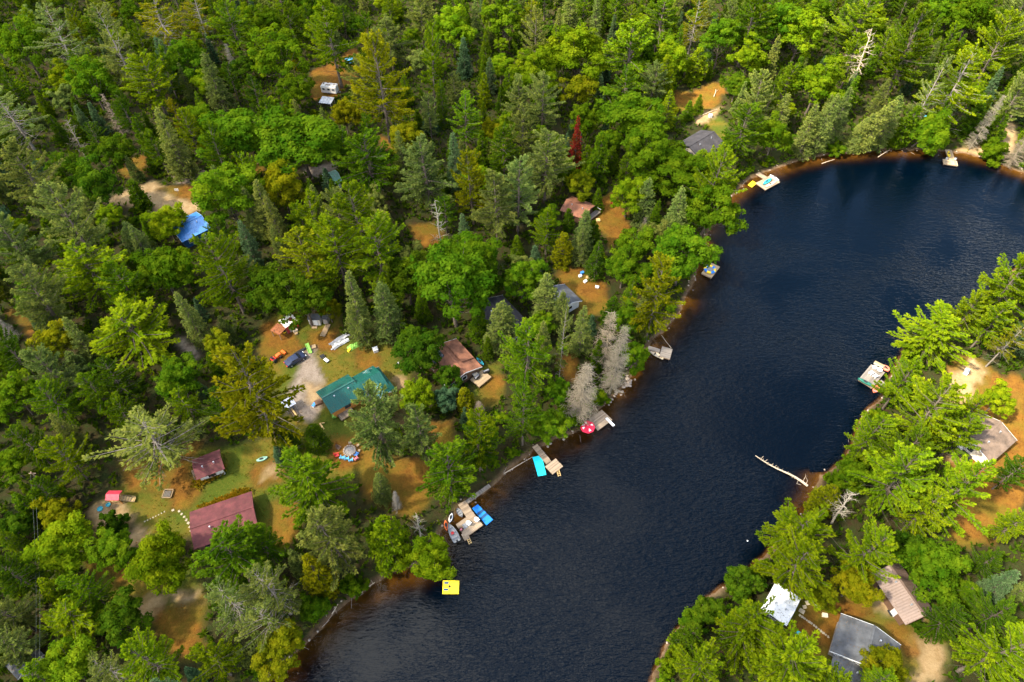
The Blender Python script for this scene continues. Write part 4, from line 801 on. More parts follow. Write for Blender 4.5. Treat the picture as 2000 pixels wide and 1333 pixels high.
# ---------------------------------------------------------------- decks and docks
def boards(L, Wd, along, step=.22, z=0.0, th=.05):
    mb = MB(); n = max(2, int((Wd if along else L)/step))
    for i in range(n):
        c = -.5+(i+.5)/n; tn = random.uniform(.1, .95)
        if along: mb.box((0, c*Wd, z), (L+random.uniform(-.06, .06), Wd/n-.025, th), tone=tn)
        else: mb.box((c*L, 0, z), (L/n-.025, Wd+random.uniform(-.06, .06), th), tone=tn)
    return mb
def platform(parent_name, label, quads, z, mat, cat='dock', group=None, feet=True, abs_z=True, land=None, along=False):
    """quads: photo corners a,b,c,d of each section (a->b one edge, b->c the other)"""
    t = None
    for i, q in enumerate(quads):
        zz = z if abs_z else z+max(0, G(sum(p[0] for p in q)/4, sum(p[1] for p in q)/4)[2])
        P = [W(x, y, zz) for x, y in q]; c = sum(P, Vector())/4; e = (P[1]-P[0]+P[2]-P[3])/2; ang = math.atan2(e[1], e[0]); L = e.length
        d = (P[2]-P[1]+P[3]-P[0])/2; Wd = abs(-math.sin(ang)*d[0]+math.cos(ang)*d[1])
        if t is None:
            base = Vector((c[0], c[1], 0 if abs_z else zz-z)); t = thing(parent_name, label, cat, base, ang, group); a0 = ang; R = Matrix.Rotation(-ang, 3, 'Z')
        o = R@(c-base); o[2] = z-.012*i
        fr = MB()
        for s in (-1, 1): fr.box((0, s*(Wd/2-.06), -.16), (L-.02, .11, .24)); fr.box((s*(L/2-.06), 0, -.16), (.11, Wd-.26, .24))
        f = fr.build('frame', BEAM, t, o, ang-a0)
        boards(L, Wd, along).build('boards', mat, t, o, ang-a0, kind='stuff')
        if feet:
            for sx in (-1, 1):
                for sy in (-1, 1): MB().tube((sx*(L/2-.2), sy*(Wd/2-.2), -1.6 if abs_z else -z-.2), (sx*(L/2-.2), sy*(Wd/2-.2), -.04), .08).build('post', BEAM, t, o, ang-a0)
        CLEAR.append((c[0], c[1], max(L, Wd)*.5))
    if land: LAND.append((land, c[0], c[1]))
    return t, c, ang, L, Wd
DK = .55
dA = platform('dock', 'L-shaped wooden dock carrying two white chairs beside a blue mat', [[(886,1027),(922,1003),(945,1024),(914,1048)], [(895,985),(906,980),(933,1008),(916,1020)], [(900,1044),(912,1038),(917,1051),(908,1056)]], DK, PLANKS, land='the dock with the blue mat', along=True)
dB = platform('dock', 'wooden dock of walkway and square end beside a turquoise mat', [[(1065,911),(1085,896),(1100,911),(1079,927)], [(1039,873),(1049,868),(1077,900),(1068,907)]], DK, PLANKS, land='the dock with the turquoise mat', along=True)
dC = platform('dock', 'large square wooden dock under a red parasol', [[(1147,820),(1176,801),(1195,820),(1168,842)], ], DK, PLANKS, land='the dock with the red parasol', along=True)
dD = platform('dock', 'weathered grey dock with a cream canoe moored alongside', [[(1288,695),(1293,677),(1314,682),(1308,703)], [(1265,681),(1267,676),(1290,682),(1287,691)]], DK, GREYPLANKS, land='the grey dock with the canoe')
dE = platform('dock', 'dock holding a blue and yellow inflatable trampoline ring', [[(1370,533),(1387,513),(1406,521),(1389,545)], [(1358,505),(1365,503),(1386,515),(1382,522)]], DK, PALEPLANKS, land='the dock with the trampoline ring')
dF = platform('dock', 'far dock crowded with a white paddleboard and teal boat', [[(1479,358),(1503,342),(1525,357),(1492,371)], [(1480,338),(1486,334),(1497,349),(1490,353)]], DK, PLANKS, land='the far crowded dock')
dG = platform('dock', 'T-shaped pale dock with a yellow kayak on a far beach', [[(1842,311),(1870,315),(1870,324),(1842,320)], [(1849,293),(1863,294),(1862,313),(1849,311)]], DK, PALEPLANKS, land='the T-shaped far dock')
dH = platform('dock', 'square grey dock with four white seats and a green canoe', [[(1674,744),(1702,712),(1728,728),(1706,756)], [(1712,748),(1722,742),(1738,756),(1730,764)]], DK, GREYPLANKS, land='the square dock with the green canoe', along=True)
platform('shore_walkway', 'timber walkway along the bank behind the L-shaped dock', [[(905,981),(955,945),(958,951),(910,987)]], .45, GREYPLANKS, 'walkway')
platform('cabin_deck', 'wooden deck with dark seats outside the rust-brown house', [[(919,741),(942,722),(960,737),(935,757)]], .7, PALEPLANKS, 'deck', abs_z=False, along=True)
platform('cabin_deck', 'wooden deck in front of the orange log cabin wall', [[(655,801),(681,786),(690,806),(664,824)]], .5, PLANKS, 'deck', abs_z=False)
tdk = platform('cabin_deck', 'dark boarded deck with white top rails by faded brown cabin', [[(1150,427),(1158,433),(1169,411),(1160,407)]], .8, GREYPLANKS, 'deck', abs_z=False)
for s in (-1, 1):
    MB().box((0, s*(tdk[4]/2-.05), 1.55), (tdk[3], .06, .08)).build('rail', WHITEP, tdk[0])
    for k in range(4): MB().box((tdk[3]*(-.45+.3*k), s*(tdk[4]/2-.05), 1.15), (.07, .07, .8)).build('baluster', BEAM, tdk[0])
tdk = platform('cabin_deck', 'sandy yellow deck with white benches beside brown metal roof', [[(1712,1138),(1728,1130),(1763,1180),(1748,1192)]], .45, PALEPLANKS, 'deck', abs_z=False)
for i, (px, py, dx, dy, l_) in enumerate(((1744,1155,30,42,6.0), (1740,1170,21,27,3.6))):
    q = tdk[0].matrix_world; p = G(px, py, .95); o = Matrix.Rotation(-tdk[2], 3, 'Z')@(p-tdk[0].location); an = pxang(px, py, dx, dy)-tdk[2]
    MB().box((0, 0, 0), (l_, .45, .07)).box((-l_*.4, 0, -.25), (.08, .4, .44)).box((l_*.4, 0, -.25), (.08, .4, .44)).build('bench', WHITEP, tdk[0], o, an)
platform('cabin_deck', 'dark navy deck with a white round table by tan-roofed house', [[(1857,875),(1868,866),(1900,893),(1888,903)]], .4, DARK, 'deck', abs_z=False)
platform('porch', 'narrow brown porch on the side of the small white cabin', [[(372,920),(378,918),(390,940),(383,944)]], .4, BEAM, 'porch', abs_z=False, feet=False)
# ---------------------------------------------------------------- boats, boards, mats
def hull_mesh(L, Wd, H, transom=False, open_=True, n=15, fl=.12):
    """lofted hull: outer skin, rolled rim, inner floor"""
    mb = MB(); rings = []
    for i in range(n):
        s = i/(n-1); x = (s-.5)*L
        w = Wd/2*(math.sin(math.pi*min(max(s, .0), 1))**.62 if not transom else min(1, (1-s)*1.0+0 if False else 1)*(1-(s**2.6)))
        if transom: w = Wd/2*(.86+.14*math.sin(min(s*2.2, 1)*1.57))*(1-s**3.2)
        w = max(w, .02); sh = H*(1+.28*abs(2*s-1)**2.5*(1 if not transom else s))
        prof = [(0, 0.0), (w*.62, .03*H), (w*.92, .40*H), (w, sh)]
        if open_: prof += [(w*.93, sh-.01), (w*.80, .30*H+fl*H), (0, .18*H+fl*H)]
        else: prof += [(w*.75, sh+.05), (0, sh+.10)]
        rings.append([(x, y, z) for y, z in prof]+[(x, -y, z) for y, z in prof[-2:0:-1]])
    k = len(rings[0]); P = [p for r in rings for p in r]; F = []
    for i in range(n-1):
        for j in range(k): F.append((i*k+j, (i+1)*k+j, (i+1)*k+(j+1) % k, i*k+(j+1) % k))
    if transom: F.append(tuple(range(k)))
    return mb.add(P, F)
def boat_at(name, label, cat, px0, px1, z, Wd, H, mat, kind='canoe', inner=None, group=None):
    a = W(*px0, z); b = W(*px1, z); L = (b-a).length; ang = math.atan2(b[1]-a[1], b[0]-a[0]); c = (a+b)/2
    t = thing(name, label, cat, (c[0], c[1], z), ang, group)
    hull_mesh(L, Wd, H, kind == 'row', kind in ('canoe', 'row')).build('hull', mat, t)
    if kind in ('canoe', 'row'):
        for x in ((-.28, 0., .27) if kind == 'canoe' else (-.33, -.05, .22)):
            MB().box((x*L, 0, H*.78), (.24, Wd*.70*(1 if kind == 'canoe' else .95), .04)).build('seat', inner or BEAM, t)
    else:
        MB().lathe([(.30, 0), (.30, .05), (.24, .06)], 14, sx=1.5, sy=.75).build('cockpit', inner or DARK, t, (-.05*L, 0, H+.08))
        MB().lathe([(.13, 0), (.13, .04)], 10).build('hatch', inner or DARK, t, (.28*L, 0, H+.085))
    return t, L, ang
boat_at('canoe', 'cream canoe with dark thwarts moored to the grey dock', 'canoe', (1263,683), (1295,703), .06, .95, .42, CREAMPL, inner=DARK)
boat_at('canoe', 'dark green canoe lying on the edge of the square dock', 'canoe', (1675,741), (1706,757), DK+.05, .85, .40, CANOEG, 'closed')
t, L, an = boat_at('rowboat', 'aluminium rowboat with red cushion and outboard motor at L-shaped dock', 'boat', (893,1059), (876,1025), .05, 1.55, .55, ALU, 'row', GREYPL)
MB().box((-L*.05, .1, .62), (.5, .5, .10), bev=.04).build('cushion', REDP, t)
mo = MB().box((-L*.53, 0, .75), (.35, .32, .42), bev=.08).build('outboard_motor', DARK, t); MB().box((-L*.53, 0, .3), (.12, .10, .7)).build('shaft', DARK, mo)
boat_at('kayak', 'bright orange kayak beside the aluminium rowboat', 'kayak', (870,1018), (873,1038), .05, .72, .24, ORANGE, 'kayak')
boat_at('kayak', 'white kayak with dark cockpit drifting by the bank', 'kayak', (883,1004), (878,1022), .05, .66, .24, WHITEPL, 'kayak')
boat_at('kayak', 'grey rowing skiff tucked beside the dock walkway', 'skiff', (893,995), (903,1011), .05, .95, .36, GREYPL, 'canoe', ALU)
boat_at('pedal_boat', 'salmon red pedal boat hull under branches by the square dock', 'boat', (1724,716), (1735,727), .05, 1.4, .4, SALMON, 'closed')
boat_at('pedal_boat', 'pinkish red round-nosed boat at the corner of the square dock', 'boat', (1706,768), (1713,756), .05, 1.3, .4, SALMON, 'canoe', PINK)
boat_at('kayak', 'teal blue kayak lying across the far crowded dock', 'kayak', (1490,362), (1506,351), DK+.06, 1.0, .4, TEAL, 'closed')
boat_at('paddleboard', 'long white paddleboard leaning on the far crowded dock', 'paddleboard', (1504,343), (1521,354), DK+.25, .95, .16, WHITEPL, 'closed')
boat_at('kayak', 'pink-white striped kayak beside the teal kayak on far dock', 'kayak', (1494,367), (1516,355), DK+.06, .8, .25, CREAMPL, 'closed')
boat_at('kayak', 'yellow kayak resting on the T-shaped far dock', 'kayak', (1852,297), (1853,309), DK+.05, .75, .25, YELLOW, 'kayak')
boat_at('kayak', 'turquoise kayak on a rack in the lakeside bushes', 'kayak', (1799,238), (1808,228), 1.9, .75, .3, TEAL, 'kayak')
boat_at('kayak', 'bright blue kayak under the turquoise one in lakeside bushes', 'kayak', (1797,250), (1805,243), 1.4, .8, .3, MATBLUE, 'kayak')
boat_at('kayak', 'red kayak in the lakeside bushes beside the blue kayak', 'kayak', (1793,244), (1800,237), 1.5, .7, .3, REDP, 'kayak')
boat_at('paddleboard', 'teal and lime paddleboards stacked against the rust-brown house', 'paddleboard', (931,700), (945,714), 2.1, .7, .14, TEAL, 'closed')
boat_at('canoe', 'green and white canoe upturned beside the long red-roofed cabin yard', 'canoe', (502,902), (524,895), 1.25, .8, .4, MINT, 'closed')
boat_at('kayak', 'black kayak on gravel beside the lawn chairs', 'kayak', (574,694), (599,681), 1.2, .7, .28, DARK, 'kayak')
boat_at('kayak', 'yellow inflatable kayak at the front of the open woodshed', 'kayak', (554,652), (561,646), 1.3, .7, .3, YELLOW, 'kayak')
def mat_at(name, label, cat, corners, mat, th=.16, z=.06):
    P = [W(x, y, z+th) for x, y in corners]; c = sum(P, Vector())/len(P); n = len(P); mb = MB(); b = .06
    V = [(p[0]-c[0], p[1]-c[1], 0) for p in P]+[(p[0]-c[0], p[1]-c[1], th-b) for p in P]+[((p[0]-c[0])*.97, (p[1]-c[1])*.97, th) for p in P]
    F = [tuple(range(n-1, -1, -1)), tuple(range(2*n, 3*n))]+[(r+i, r+(i+1) % n, r+n+(i+1) % n, r+n+i) for r in (0, n) for i in range(n)]
    t = thing(name, label, cat, (c[0], c[1], z)); mb.add(V, F).build('mat', mat, t); return t, c, P
t, c, P = mat_at('floating_mat', 'large blue floating mat with two darker bands tied to dock', 'mat', [(922,993),(933,985),(963,1015),(950,1026)], MATBLUE)
for f in (.38, .62):
    a = P[0].lerp(P[3], f)-c; b = P[1].lerp(P[2], f)-c; MB().box(((a[0]+b[0])/2, (a[1]+b[1])/2, .168), (.5, (b-a).length*.96, .02), math.atan2(b[1]-a[1], b[0]-a[0])+1.5708).build('band', DBLUE, t)
mat_at('floating_mat', 'bright turquoise floating mat beside the walkway dock', 'mat', [(1040,893),(1053,890),(1060,898),(1067,927),(1051,930)], TURQ)
t, c, P = mat_at('floating_mat', 'square yellow floating raft with dark inset pads on open water', 'raft', [(864,1160),(896,1160),(897,1134),(865,1134)], YELLOW, .22)
for (px, py, w, h) in ((872,1139,.75,.35), (871,1152,.75,.35)): 
    q = W(px, py, .28)-c; MB().box((q[0], q[1], .23), (w, h, .03)).build('pad', DBLUE, t)
q = W(878, 1146, .28)-c; MB().lathe([(.22, 0), (.22, .03)], 14).build('drain_hole', DARK, t, (q[0], q[1], .215))
mat_at('floating_mat', 'small yellow floating mat beside the far crowded dock', 'mat', [(1461,361),(1469,366),(1478,358),(1470,353)], YELLOW)
# ring trampoline
p = W(1386, 528, DK+.05); t = thing('trampoline_ring', 'blue and yellow inflatable ring with dark mesh on its dock', 'trampoline', p)
n = 24; r, R_ = .30, 1.12
for k in range(8):
    mb = MB(); V = []; F = []; m = 5
    for i in range(m+1):
        a = (k+i/m)*6.2832/8
        for j in range(10): b = j*.62832; V.append(((R_+r*math.cos(b))*math.cos(a), (R_+r*math.cos(b))*math.sin(a), r+r*math.sin(b)))
    for i in range(m):
        for j in range(10): F.append((i*10+j, (i+1)*10+j, (i+1)*10+(j+1) % 10, i*10+(j+1) % 10))
    mb.add(V, F).build('ring_segment', YELLOW if k % 2 else MATBLUE, t)
MB().lathe([(.95, 0), (.95, .04)], 24).build('mesh_bed', GREYPL, t, (0, 0, .30))
# parasol
p = W(1148, 832, DK); p = W(1148, 832, 2.5); t = thing('parasol', 'red parasol with white printed panels at the dock edge', 'parasol', (p[0], p[1], DK-.3))
MB().tube((0, 0, -.6), (0, 0, 2.35), .03).build('pole', WHITEP, t)
for k in range(8):
    a, b = k*6.2832/8, (k+1)*6.2832/8; R_ = 1.45
    P = [(0, 0, 2.35), (R_*math.cos(a), R_*math.sin(a), 1.85), (R_*math.cos(b), R_*math.sin(b), 1.85), (R_*math.cos(a), R_*math.sin(a), 1.70), (R_*math.cos(b), R_*math.sin(b), 1.70)]
    pn = MB().add(P, [(0, 1, 2), (1, 3, 4, 2)]).build('canopy_panel', UMBRED, t)
    if k % 2 == 0 or k == 3:
        m = (a+b)/2; f = lambda r_, q: (r_*math.cos(m+q), r_*math.sin(m+q), 2.35-.5*r_/(R_*math.cos(.3927))*math.cos(q)+.02)
        MB().add([f(.62, -.14), f(1.12, -.24), f(1.12, .24), f(.62, .14)], [(0, 1, 2, 3)]).build('printed_patch', WHITEP, pn)
MB().lathe([(.05, 0), (.02, .1)], 8).build('finial', WHITEP, t, (0, 0, 2.34))
# diving board / white ramp on the parasol dock
a = W(1184, 817, .75); b = W(1199, 832, .75); t = thing('diving_board', 'white diving board projecting from the square wooden dock', 'diving board', ((a+b)/2-Vector((0, 0, .2))), math.atan2(b[1]-a[1], b[0]-a[0]))
MB().box((0, 0, .22), ((b-a).length, .5, .09), bev=.03).build('board', WHITEPL, t); MB().box((-.7, 0, .08), (.3, .5, .2)).build('mount', STEEL, t)
# ladders and dock rope
for (px, py, dx, dy, lab) in ((916,1056,6,12,'yellow wooden ladder at the outer end of the L-shaped dock'), (1091,924,3,8,'little wooden ladder at the end of the walkway dock')):
    p = W(px, py, .3); an = pxang(px, py, dx, dy, .3); t = thing('dock_ladder', lab, 'ladder', p, an)
    for s in (-1, 1): MB().box((0, s*.24, 0), (1.3, .08, .08), ry=.35).build('rail', WOODY, t)
    for k in range(4): MB().box((-.45+.3*k, 0, .16-.11*k), (.10, .42, .05)).build('rung', WOODY, t)
a = W(1311, 680, .6); b = W(1292, 655, 1.1); c = (a+b)/2; tag(MB().path([a-c, ((a+b)/2-c)+Vector((0, 0, -.12)), b-c], .035).build('mooring_rope', ROPE, None, c), 'mooring line from the grey dock to the bank', 'rope')
# ---------------------------------------------------------------- chairs, tables, yard things
def adirondack(name, label, cat, mat, p, ang, group=None):
    t = thing(name, label, cat, p, ang, group)
    MB().box((0, 0, .36), (.56, .56, .04), ry=.12).build('seat', mat, t)
    mb = MB()
    for k in range(5): mb.box((-.34, -.24+.12*k, .68), (.04, .10, .80+.08*(2-abs(k-2))), ry=-.38)
    mb.build('backrest', mat, t, kind='stuff')
    for s in (-1, 1):
        MB().box((.02, s*.34, .56), (.74, .13, .035)).build('armrest', mat, t)
        MB().box((.28, s*.30, .28), (.07, .05, .56)).build('leg', mat, t); MB().box((-.3, s*.30, .26), (.07, .05, .52), ry=-.2).build('leg', mat, t)
    return t
for px, py, mat, an, lab in ((669,896,LBLUE,1.4,'pale blue lawn chair'),(678,898,LBLUE,1.6,'pale blue lawn chair'),(686,901,LBLUE,1.8,'pale blue lawn chair')):
    adirondack('lawn_chair', 'pale blue lawn chair in a row by the fire pit', 'chair', mat, G(px, py), an, 'row of pale blue chairs at the fire pit')
adirondack('lawn_chair', 'deep blue lawn chair at the fire pit', 'chair', BLUEP, G(697, 890), 2.7)
adirondack('lawn_chair', 'pink lawn chair at the fire pit', 'chair', PINK, G(696, 898), 2.3)
adirondack('lawn_chair', 'crimson lawn chair at the fire pit', 'chair', REDP, G(659, 891), .3)
adirondack('lawn_chair', 'dark maroon lawn chair at the fire pit', 'chair', BROWNW, G(662, 877), -.5)
for px, py, l_, an, lab in ((684,867,.55,0.,'pale stump seat behind the fire pit'), (701,871,.9,.8,'short pale plank bench near the fire pit'), (702,882,.5,1.5,'pale box seat with blue top by the fire pit')):
    t = thing('stump_seat', lab, 'seat', G(px, py), an); MB().box((0, 0, .40), (l_, .42, .08)).build('seat', PALEPLANKS, t)
    for s in (-1, 1): MB().box((s*l_*.36, 0, .17), (.09, .36, .40)).build('leg', BEAM, t)
p = G(683, 881); t = thing('fire_pit', 'round stone fire pit full of grey ash', 'fire pit', p)
MB().lathe([(.95, -.05), (.95, .06), (.2, .12)], 20).build('ash_bed', ASH, t)
for k in range(15):
    a = k*6.2832/15; mb = MB().box((1.08*math.cos(a), 1.08*math.sin(a), .14), (.32, .38, .34), a, bev=.08); mb.build('stone', ROCKM, t)
LAND.append(('the fire pit', p[0], p[1]))
adirondack('lawn_chair', 'vivid red lawn chair in the orange clearing, by a table', 'chair', REDP, G(1196, 402), -.5, None)
adirondack('lawn_chair', 'vivid red lawn chair against the shrub in the orange clearing', 'chair', REDP, G(1200, 396), -1.2, None)
for px, py, an, lab, z in ((915,1024,2.4,'white scoop chair on the L-shaped dock beside a dark cushion',DK), (931,1017,2.2,'white scoop chair on the L-shaped dock beside the blue mat',DK)):
    t = thing('dock_chair', lab, 'chair', W(px, py, z+.03), an)
    MB().lathe([(.10, .25), (.42, .32), (.50, .48), (.47, .48), (.36, .36), (.0, .30)], 14, sy=.85).build('seat', WHITEPL, t); MB().box((-.45, 0, .72), (.10, .75, .62), ry=-.3, bev=.04).build('backrest', WHITEPL, t)
    for s in (-1, 1):
        for r in (-1, 1): MB().tube((s*.25, r*.25, 0), (s*.2, r*.2, .34), .025).build('leg', WHITEPL, t)
t = thing('folded_cushion', 'dark grey cushion on the L-shaped dock', 'cushion', W(908, 1028, DK+.03), .6); MB().box((0, 0, .10), (.75, .9, .16), bev=.05).build('pad', GREYPL, t); MB().box((-.3, 0, .24), (.16, .85, .14), bev=.05).build('headrest', GREYPL, t)
t = thing('gear_basket', 'dark basket of towels on the L-shaped dock', 'basket', W(901, 1036, DK+.03), .4); MB().lathe([(.32, 0), (.40, .35), (.36, .35), (.3, .1)], 12).build('basket', BROWNW, t); MB().box((0, 0, .34), (.4, .3, .16), .5, bev=.05).build('towel', PINK, t)
for px, py, kind in ((1707,720,'t'),(1717,725,'t'),(1700,731,'c'),(1708,737,'c')):
    p = W(px, py, DK+.03)
    if kind == 't':
        t = thing('round_table', 'round white table on the square grey dock', 'table', p, 0, 'white tables on the square dock'); MB().lathe([(.50, .42), (.52, .45), (.50, .47)], 16).build('table_top', WHITEPL, t); MB().tube((0, 0, 0), (0, 0, .42), .06).build('leg', WHITEPL, t)
    else:
        adirondack('dock_chair', 'white slatted chair on the square grey dock', 'chair', WHITEPL, p, 2.1, 'white chairs on the square dock')
t = thing('storage_bench', 'pale storage bench with clutter along the square dock', 'bench', W(1716, 714, DK+.03), pxang(1716, 714, 20, 10)); MB().box((0, 0, .25), (2.0, .5, .44), bev=.04).build('box', CREAMPL, t); MB().box((0, 0, .50), (2.06, .56, .05)).build('lid', PALEPLANKS, t)
def drum(label, px, py, z, mat):
    t = thing('barrel', label, 'barrel', W(px, py, z), .4); MB().lathe([(.27, 0), (.30, .1), (.30, .7), (.27, .8)], 14).build('body', mat, t); MB().lathe([(.28, 0), (.24, .05)], 14).build('lid', DARK, t, (0, 0, .8))
drum('grey barrel on the T-shaped dock, beside the yellow kayak', 1848, 312, DK, GREYPL); drum('bluish barrel on the outer corner of T-shaped dock', 1865, 313, DK, STEEL)
# outdoor table set on the rust-brown house's deck
dz = G(940, 738, .75)
t = thing('deck_table', 'cream coffee table on the rust-brown house deck', 'table', G(929, 734, .74), pxang(929, 734, 10, -6)); MB().box((0, 0, .42), (1.1, .6, .06), bev=.02).build('table_top', CREAMPL, t)
for s in (-1, 1):
    for r in (-1, 1): MB().box((s*.45, r*.22, .2), (.06, .06, .4)).build('leg', DARK, t)
for px, py, an, lab in ((925,730,-.6,'dark wicker sofa beside the cream coffee table'), (932,738,2.5,'dark wicker ottoman beside the cream coffee table'), (950,727,2.0,'dark wicker sofa at the outer corner of the deck')):
    t = thing('wicker_seat', lab, 'sofa', G(px, py, .74), an); MB().box((0, 0, .22), (.7, 1.3, .38), bev=.06).build('seat', DARK, t); MB().box((-.32, 0, .55), (.14, 1.3, .45), bev=.05).build('backrest', DARK, t); MB().box((.03, 0, .44), (.55, 1.2, .10), bev=.04).build('cushion', GREYPL, t)
# wheeled car on the gravel
p = G(578, 706); an = pxang(578, 706, 24, -14); t = thing('parked_car', 'dark navy car on the gravel half hidden by the golden pine', 'car', p, an)
prof = [(-2.2,.35),(-2.25,.75),(-2.1,.95),(-1.5,1.02),(-.95,1.45),(.55,1.48),(1.2,1.02),(2.05,.88),(2.25,.65),(2.2,.35)]
V = [(x, -.86+(.12 if z > 1.1 else 0), z) for x, z in prof]+[(x, .86-(.12 if z > 1.1 else 0), z) for x, z in prof]; k = len(prof)
MB().add(V, [(i, (i+1) % k, k+(i+1) % k, k+i) for i in range(k)]+[tuple(range(k-1, -1, -1)), tuple(range(k, 2*k))]).build('body', CARPAINT, t)
for s in (-1, 1):
    MB().box((-.2, s*.79, 1.22), (1.5, .05, .32)).build('side_window', GLASS, t); MB().box((2.2, s*.6, .72), (.1, .35, .14)).build('headlight', WHITEPL, t); MB().box((-2.22, s*.62, .80), (.1, .32, .16)).build('tail_light', REDP, t)
    for x in (-1.35, 1.4):
        w = MB().lathe([(.33, -.1), (.34, 0), (.33, .1)], 14).build('wheel', RUBBER, t, (x, s*.80, .33)); w.rotation_euler = (1.5708, 0, 0); MB().lathe([(.2, -.11), (.2, .11)], 10).build('rim', STEEL, w)
MB().add([(.62, -.70, 1.47), (.62, .70, 1.47), (1.2, .78, 1.06), (1.2, -.78, 1.06)], [(0, 1, 2, 3)]).build('windscreen', GLASS, t)
CLEAR.append((p[0], p[1], 2.5))
p = G(540, 702); t = thing('garden_tractor', 'orange-red garden tractor under the golden pine', 'tractor', p, pxang(540, 702, 20, -16))
MB().box((.7, 0, .75), (1.2, .7, .6), bev=.12).build('hood', ORANGE, t); MB().box((-.6, 0, .7), (.9, .9, .35), bev=.06).build('rear_body', REDP, t); MB().box((-.7, 0, 1.05), (.45, .5, .1)).box((-.92, 0, 1.25), (.08, .5, .4)).build('seat', DARK, t); MB().box((2.0, 0, .35), (.5, 1.2, .5), bev=.05).build('bucket', ORANGE, t)
for x, r in ((-.7, .48), (.9, .32)):
    for s in (-1, 1): MB().lathe([(r, -.13), (r*1.04, 0), (r, .13)], 14).build('wheel', RUBBER, t, (x, s*.55, r)).rotation_euler = (1.5708, 0, 0)
# piles and boxes about the green cabin's yard
p = G(664, 668); t = thing('sheet_metal_pile', 'pile of crumpled silver metal sheets on the lawn', 'pile', p, pxang(664, 668, 24, -14))
for k in range(9):
    mb = MB(); n = 8; L_ = random.uniform(3.0, 4.4); z = .06+.07*(k//5); y_ = -1.0+.5*(k % 5)+random.uniform(-.1, .1); x_ = random.uniform(-.5, .5); sl_ = random.uniform(-.10, .10); tl_ = random.uniform(-.12, .25)
    for i in range(n+1):
        x = -L_/2+L_*i/n+x_; h = z+.10*math.sin(i*1.1+k)+.10
        mb.v += [(x, y_-.20+sl_*x, h+.03*(i % 2)), (x, y_+.18+sl_*x, h+tl_)]; mb.t += [.5, .5]
        if i: b = 2*i; mb.f.append((b-2, b, b+1, b-1))
    o = mb.build('sheet', (STEEL, WHITEP, ALU, GREYPL, STEEL)[k % 5], t); o.modifiers.new('t', 'SOLIDIFY').thickness = .02
p = G(692, 676); t = thing('tarp_pile', 'lime green tarp heap beside the silver metal sheets', 'pile', p, pxang(692, 676, 24, -14))
mb = MB(); n, m = 10, 7
for i in range(n):
    for j in range(m):
        u, v = i/(n-1)*2-1, j/(m-1)*2-1; mb.v.append((u*1.6, v*.8, max(0, (1-u**4)*(1-v**4))*(.55+.12*math.sin(i*2.1+j*1.7)))); mb.t.append(.5)
for i in range(n-1):
    for j in range(m-1): mb.f.append((i*m+j, (i+1)*m+j, (i+1)*m+j+1, i*m+j+1))
mb.build('tarp', LIME, t); MB().box((-1.5, -.5, .25), (.9, .5, .4), .4, bev=.05).build('crate', YELLOW, t)
def crate(label, px, py, d, mat, an=0.4, lid=None):
    t = thing('storage_box', label, 'box', G(px, py), an); MB().box((0, 0, d[2]/2), d, bev=.04).build('body', mat, t); MB().box((0, 0, d[2]+.03), (d[0]+.06, d[1]+.06, .06)).build('lid', lid or mat, t)
crate('white cube box standing on the lawn beyond the log cabin', 734, 686, (1.0, 1.0, .8), WHITEP); crate('pale square platform next to the green slide', 612, 679, (1.1, .9, .25), PALEPLANKS); crate('grey open box at the gravel edge', 630, 698, (.9, .7, .4), GREYW, .6, DARK)
crate('black box with white rim at the gravel edge', 638, 706, (1.1, .6, .4), DARK, -.7, WHITEP); crate('pale crate outside the little red shed', 577, 647, (1.0, .7, .5), CREAMPL, .6); crate('pale low crate outside the little red shed', 579, 653, (.6, .5, .3), PALEPLANKS, .6)
crate('white and blue cooler beside the log cabin', 614, 793, (.9, .5, .45), WHITEP, 1.2, BLUEP); crate('brown crate at the corner of the log cabin', 622, 788, (1.2, 1.0, .5), BROWNW, .5); crate('black barbecue box on the log cabin deck', 656, 806, (1.3, .7, 1.0), DARK, -.9); crate('lime green bin by the log cabin deck', 653, 815, (.7, .6, .5), LIME, .3)
crate('teal cooler on the lawn by the dark grey house', 1560, 1240, (.9, .6, .45), TEAL, -.5); crate('tan cooler on the lawn by the dark grey house', 1573, 1249, (1.3, .7, .45), CREAMPL, -.6, PINK); crate('white box under the golden shrub by white-roofed cabin', 1598, 1185, (1.0, .5, .4), WHITEP, -.8); crate('pale box seat near the white-roofed cabin', 1610, 1203, (.8, .6, .35), CREAMPL, -.2)
crate('white box on the sunlit sand under pines', 1886, 728, (1.4, .8, .6), WHITEP, .9); crate('white box at the back corner of tan-roofed house', 1957, 876, (.6, .6, .5), WHITEP, .7); crate('square wooden crate in the orange clearing', 1168, 432, (.9, .9, .4), WOODY, 0.1); crate('dark mat box on the sand by the brown metal roof', 1742, 1197, (1.1, 1.0, .1), DARK, .3)
crate('white box at the end of the white benches', 1754, 1186, (1.4, .8, .6), CREAMPL, .3); crate('white table on the navy deck', 1876, 876, (1.2, .9, .7), WHITEP, .4); crate('blue box under a tree in the bare orange yard', 1137, 535, (.8, .6, .5), BLUEP, .5); crate('white box in the bare orange yard', 1133, 541, (.7, .6, .4), WHITEP, .4)
crate('yellow plywood sheet box in the bare orange yard', 1152, 545, (1.7, .9, .5), WOODY, -.45); crate('white crate of oddments beside the plywood box', 1143, 551, (.9, .6, .3), WHITEP, .8); crate('white bucket box at the end of the orange yard', 1166, 562, (.8, .5, .35), WHITEP, -.3); crate('white box on the path above the black-roofed cabin', 1387, 229, (.9, .8, .8), WHITEP, .2)
crate('bright blue tarp-covered stack in the small clearing', 683, 122, (2.4, 1.8, 1.0), LBLUE, .3)
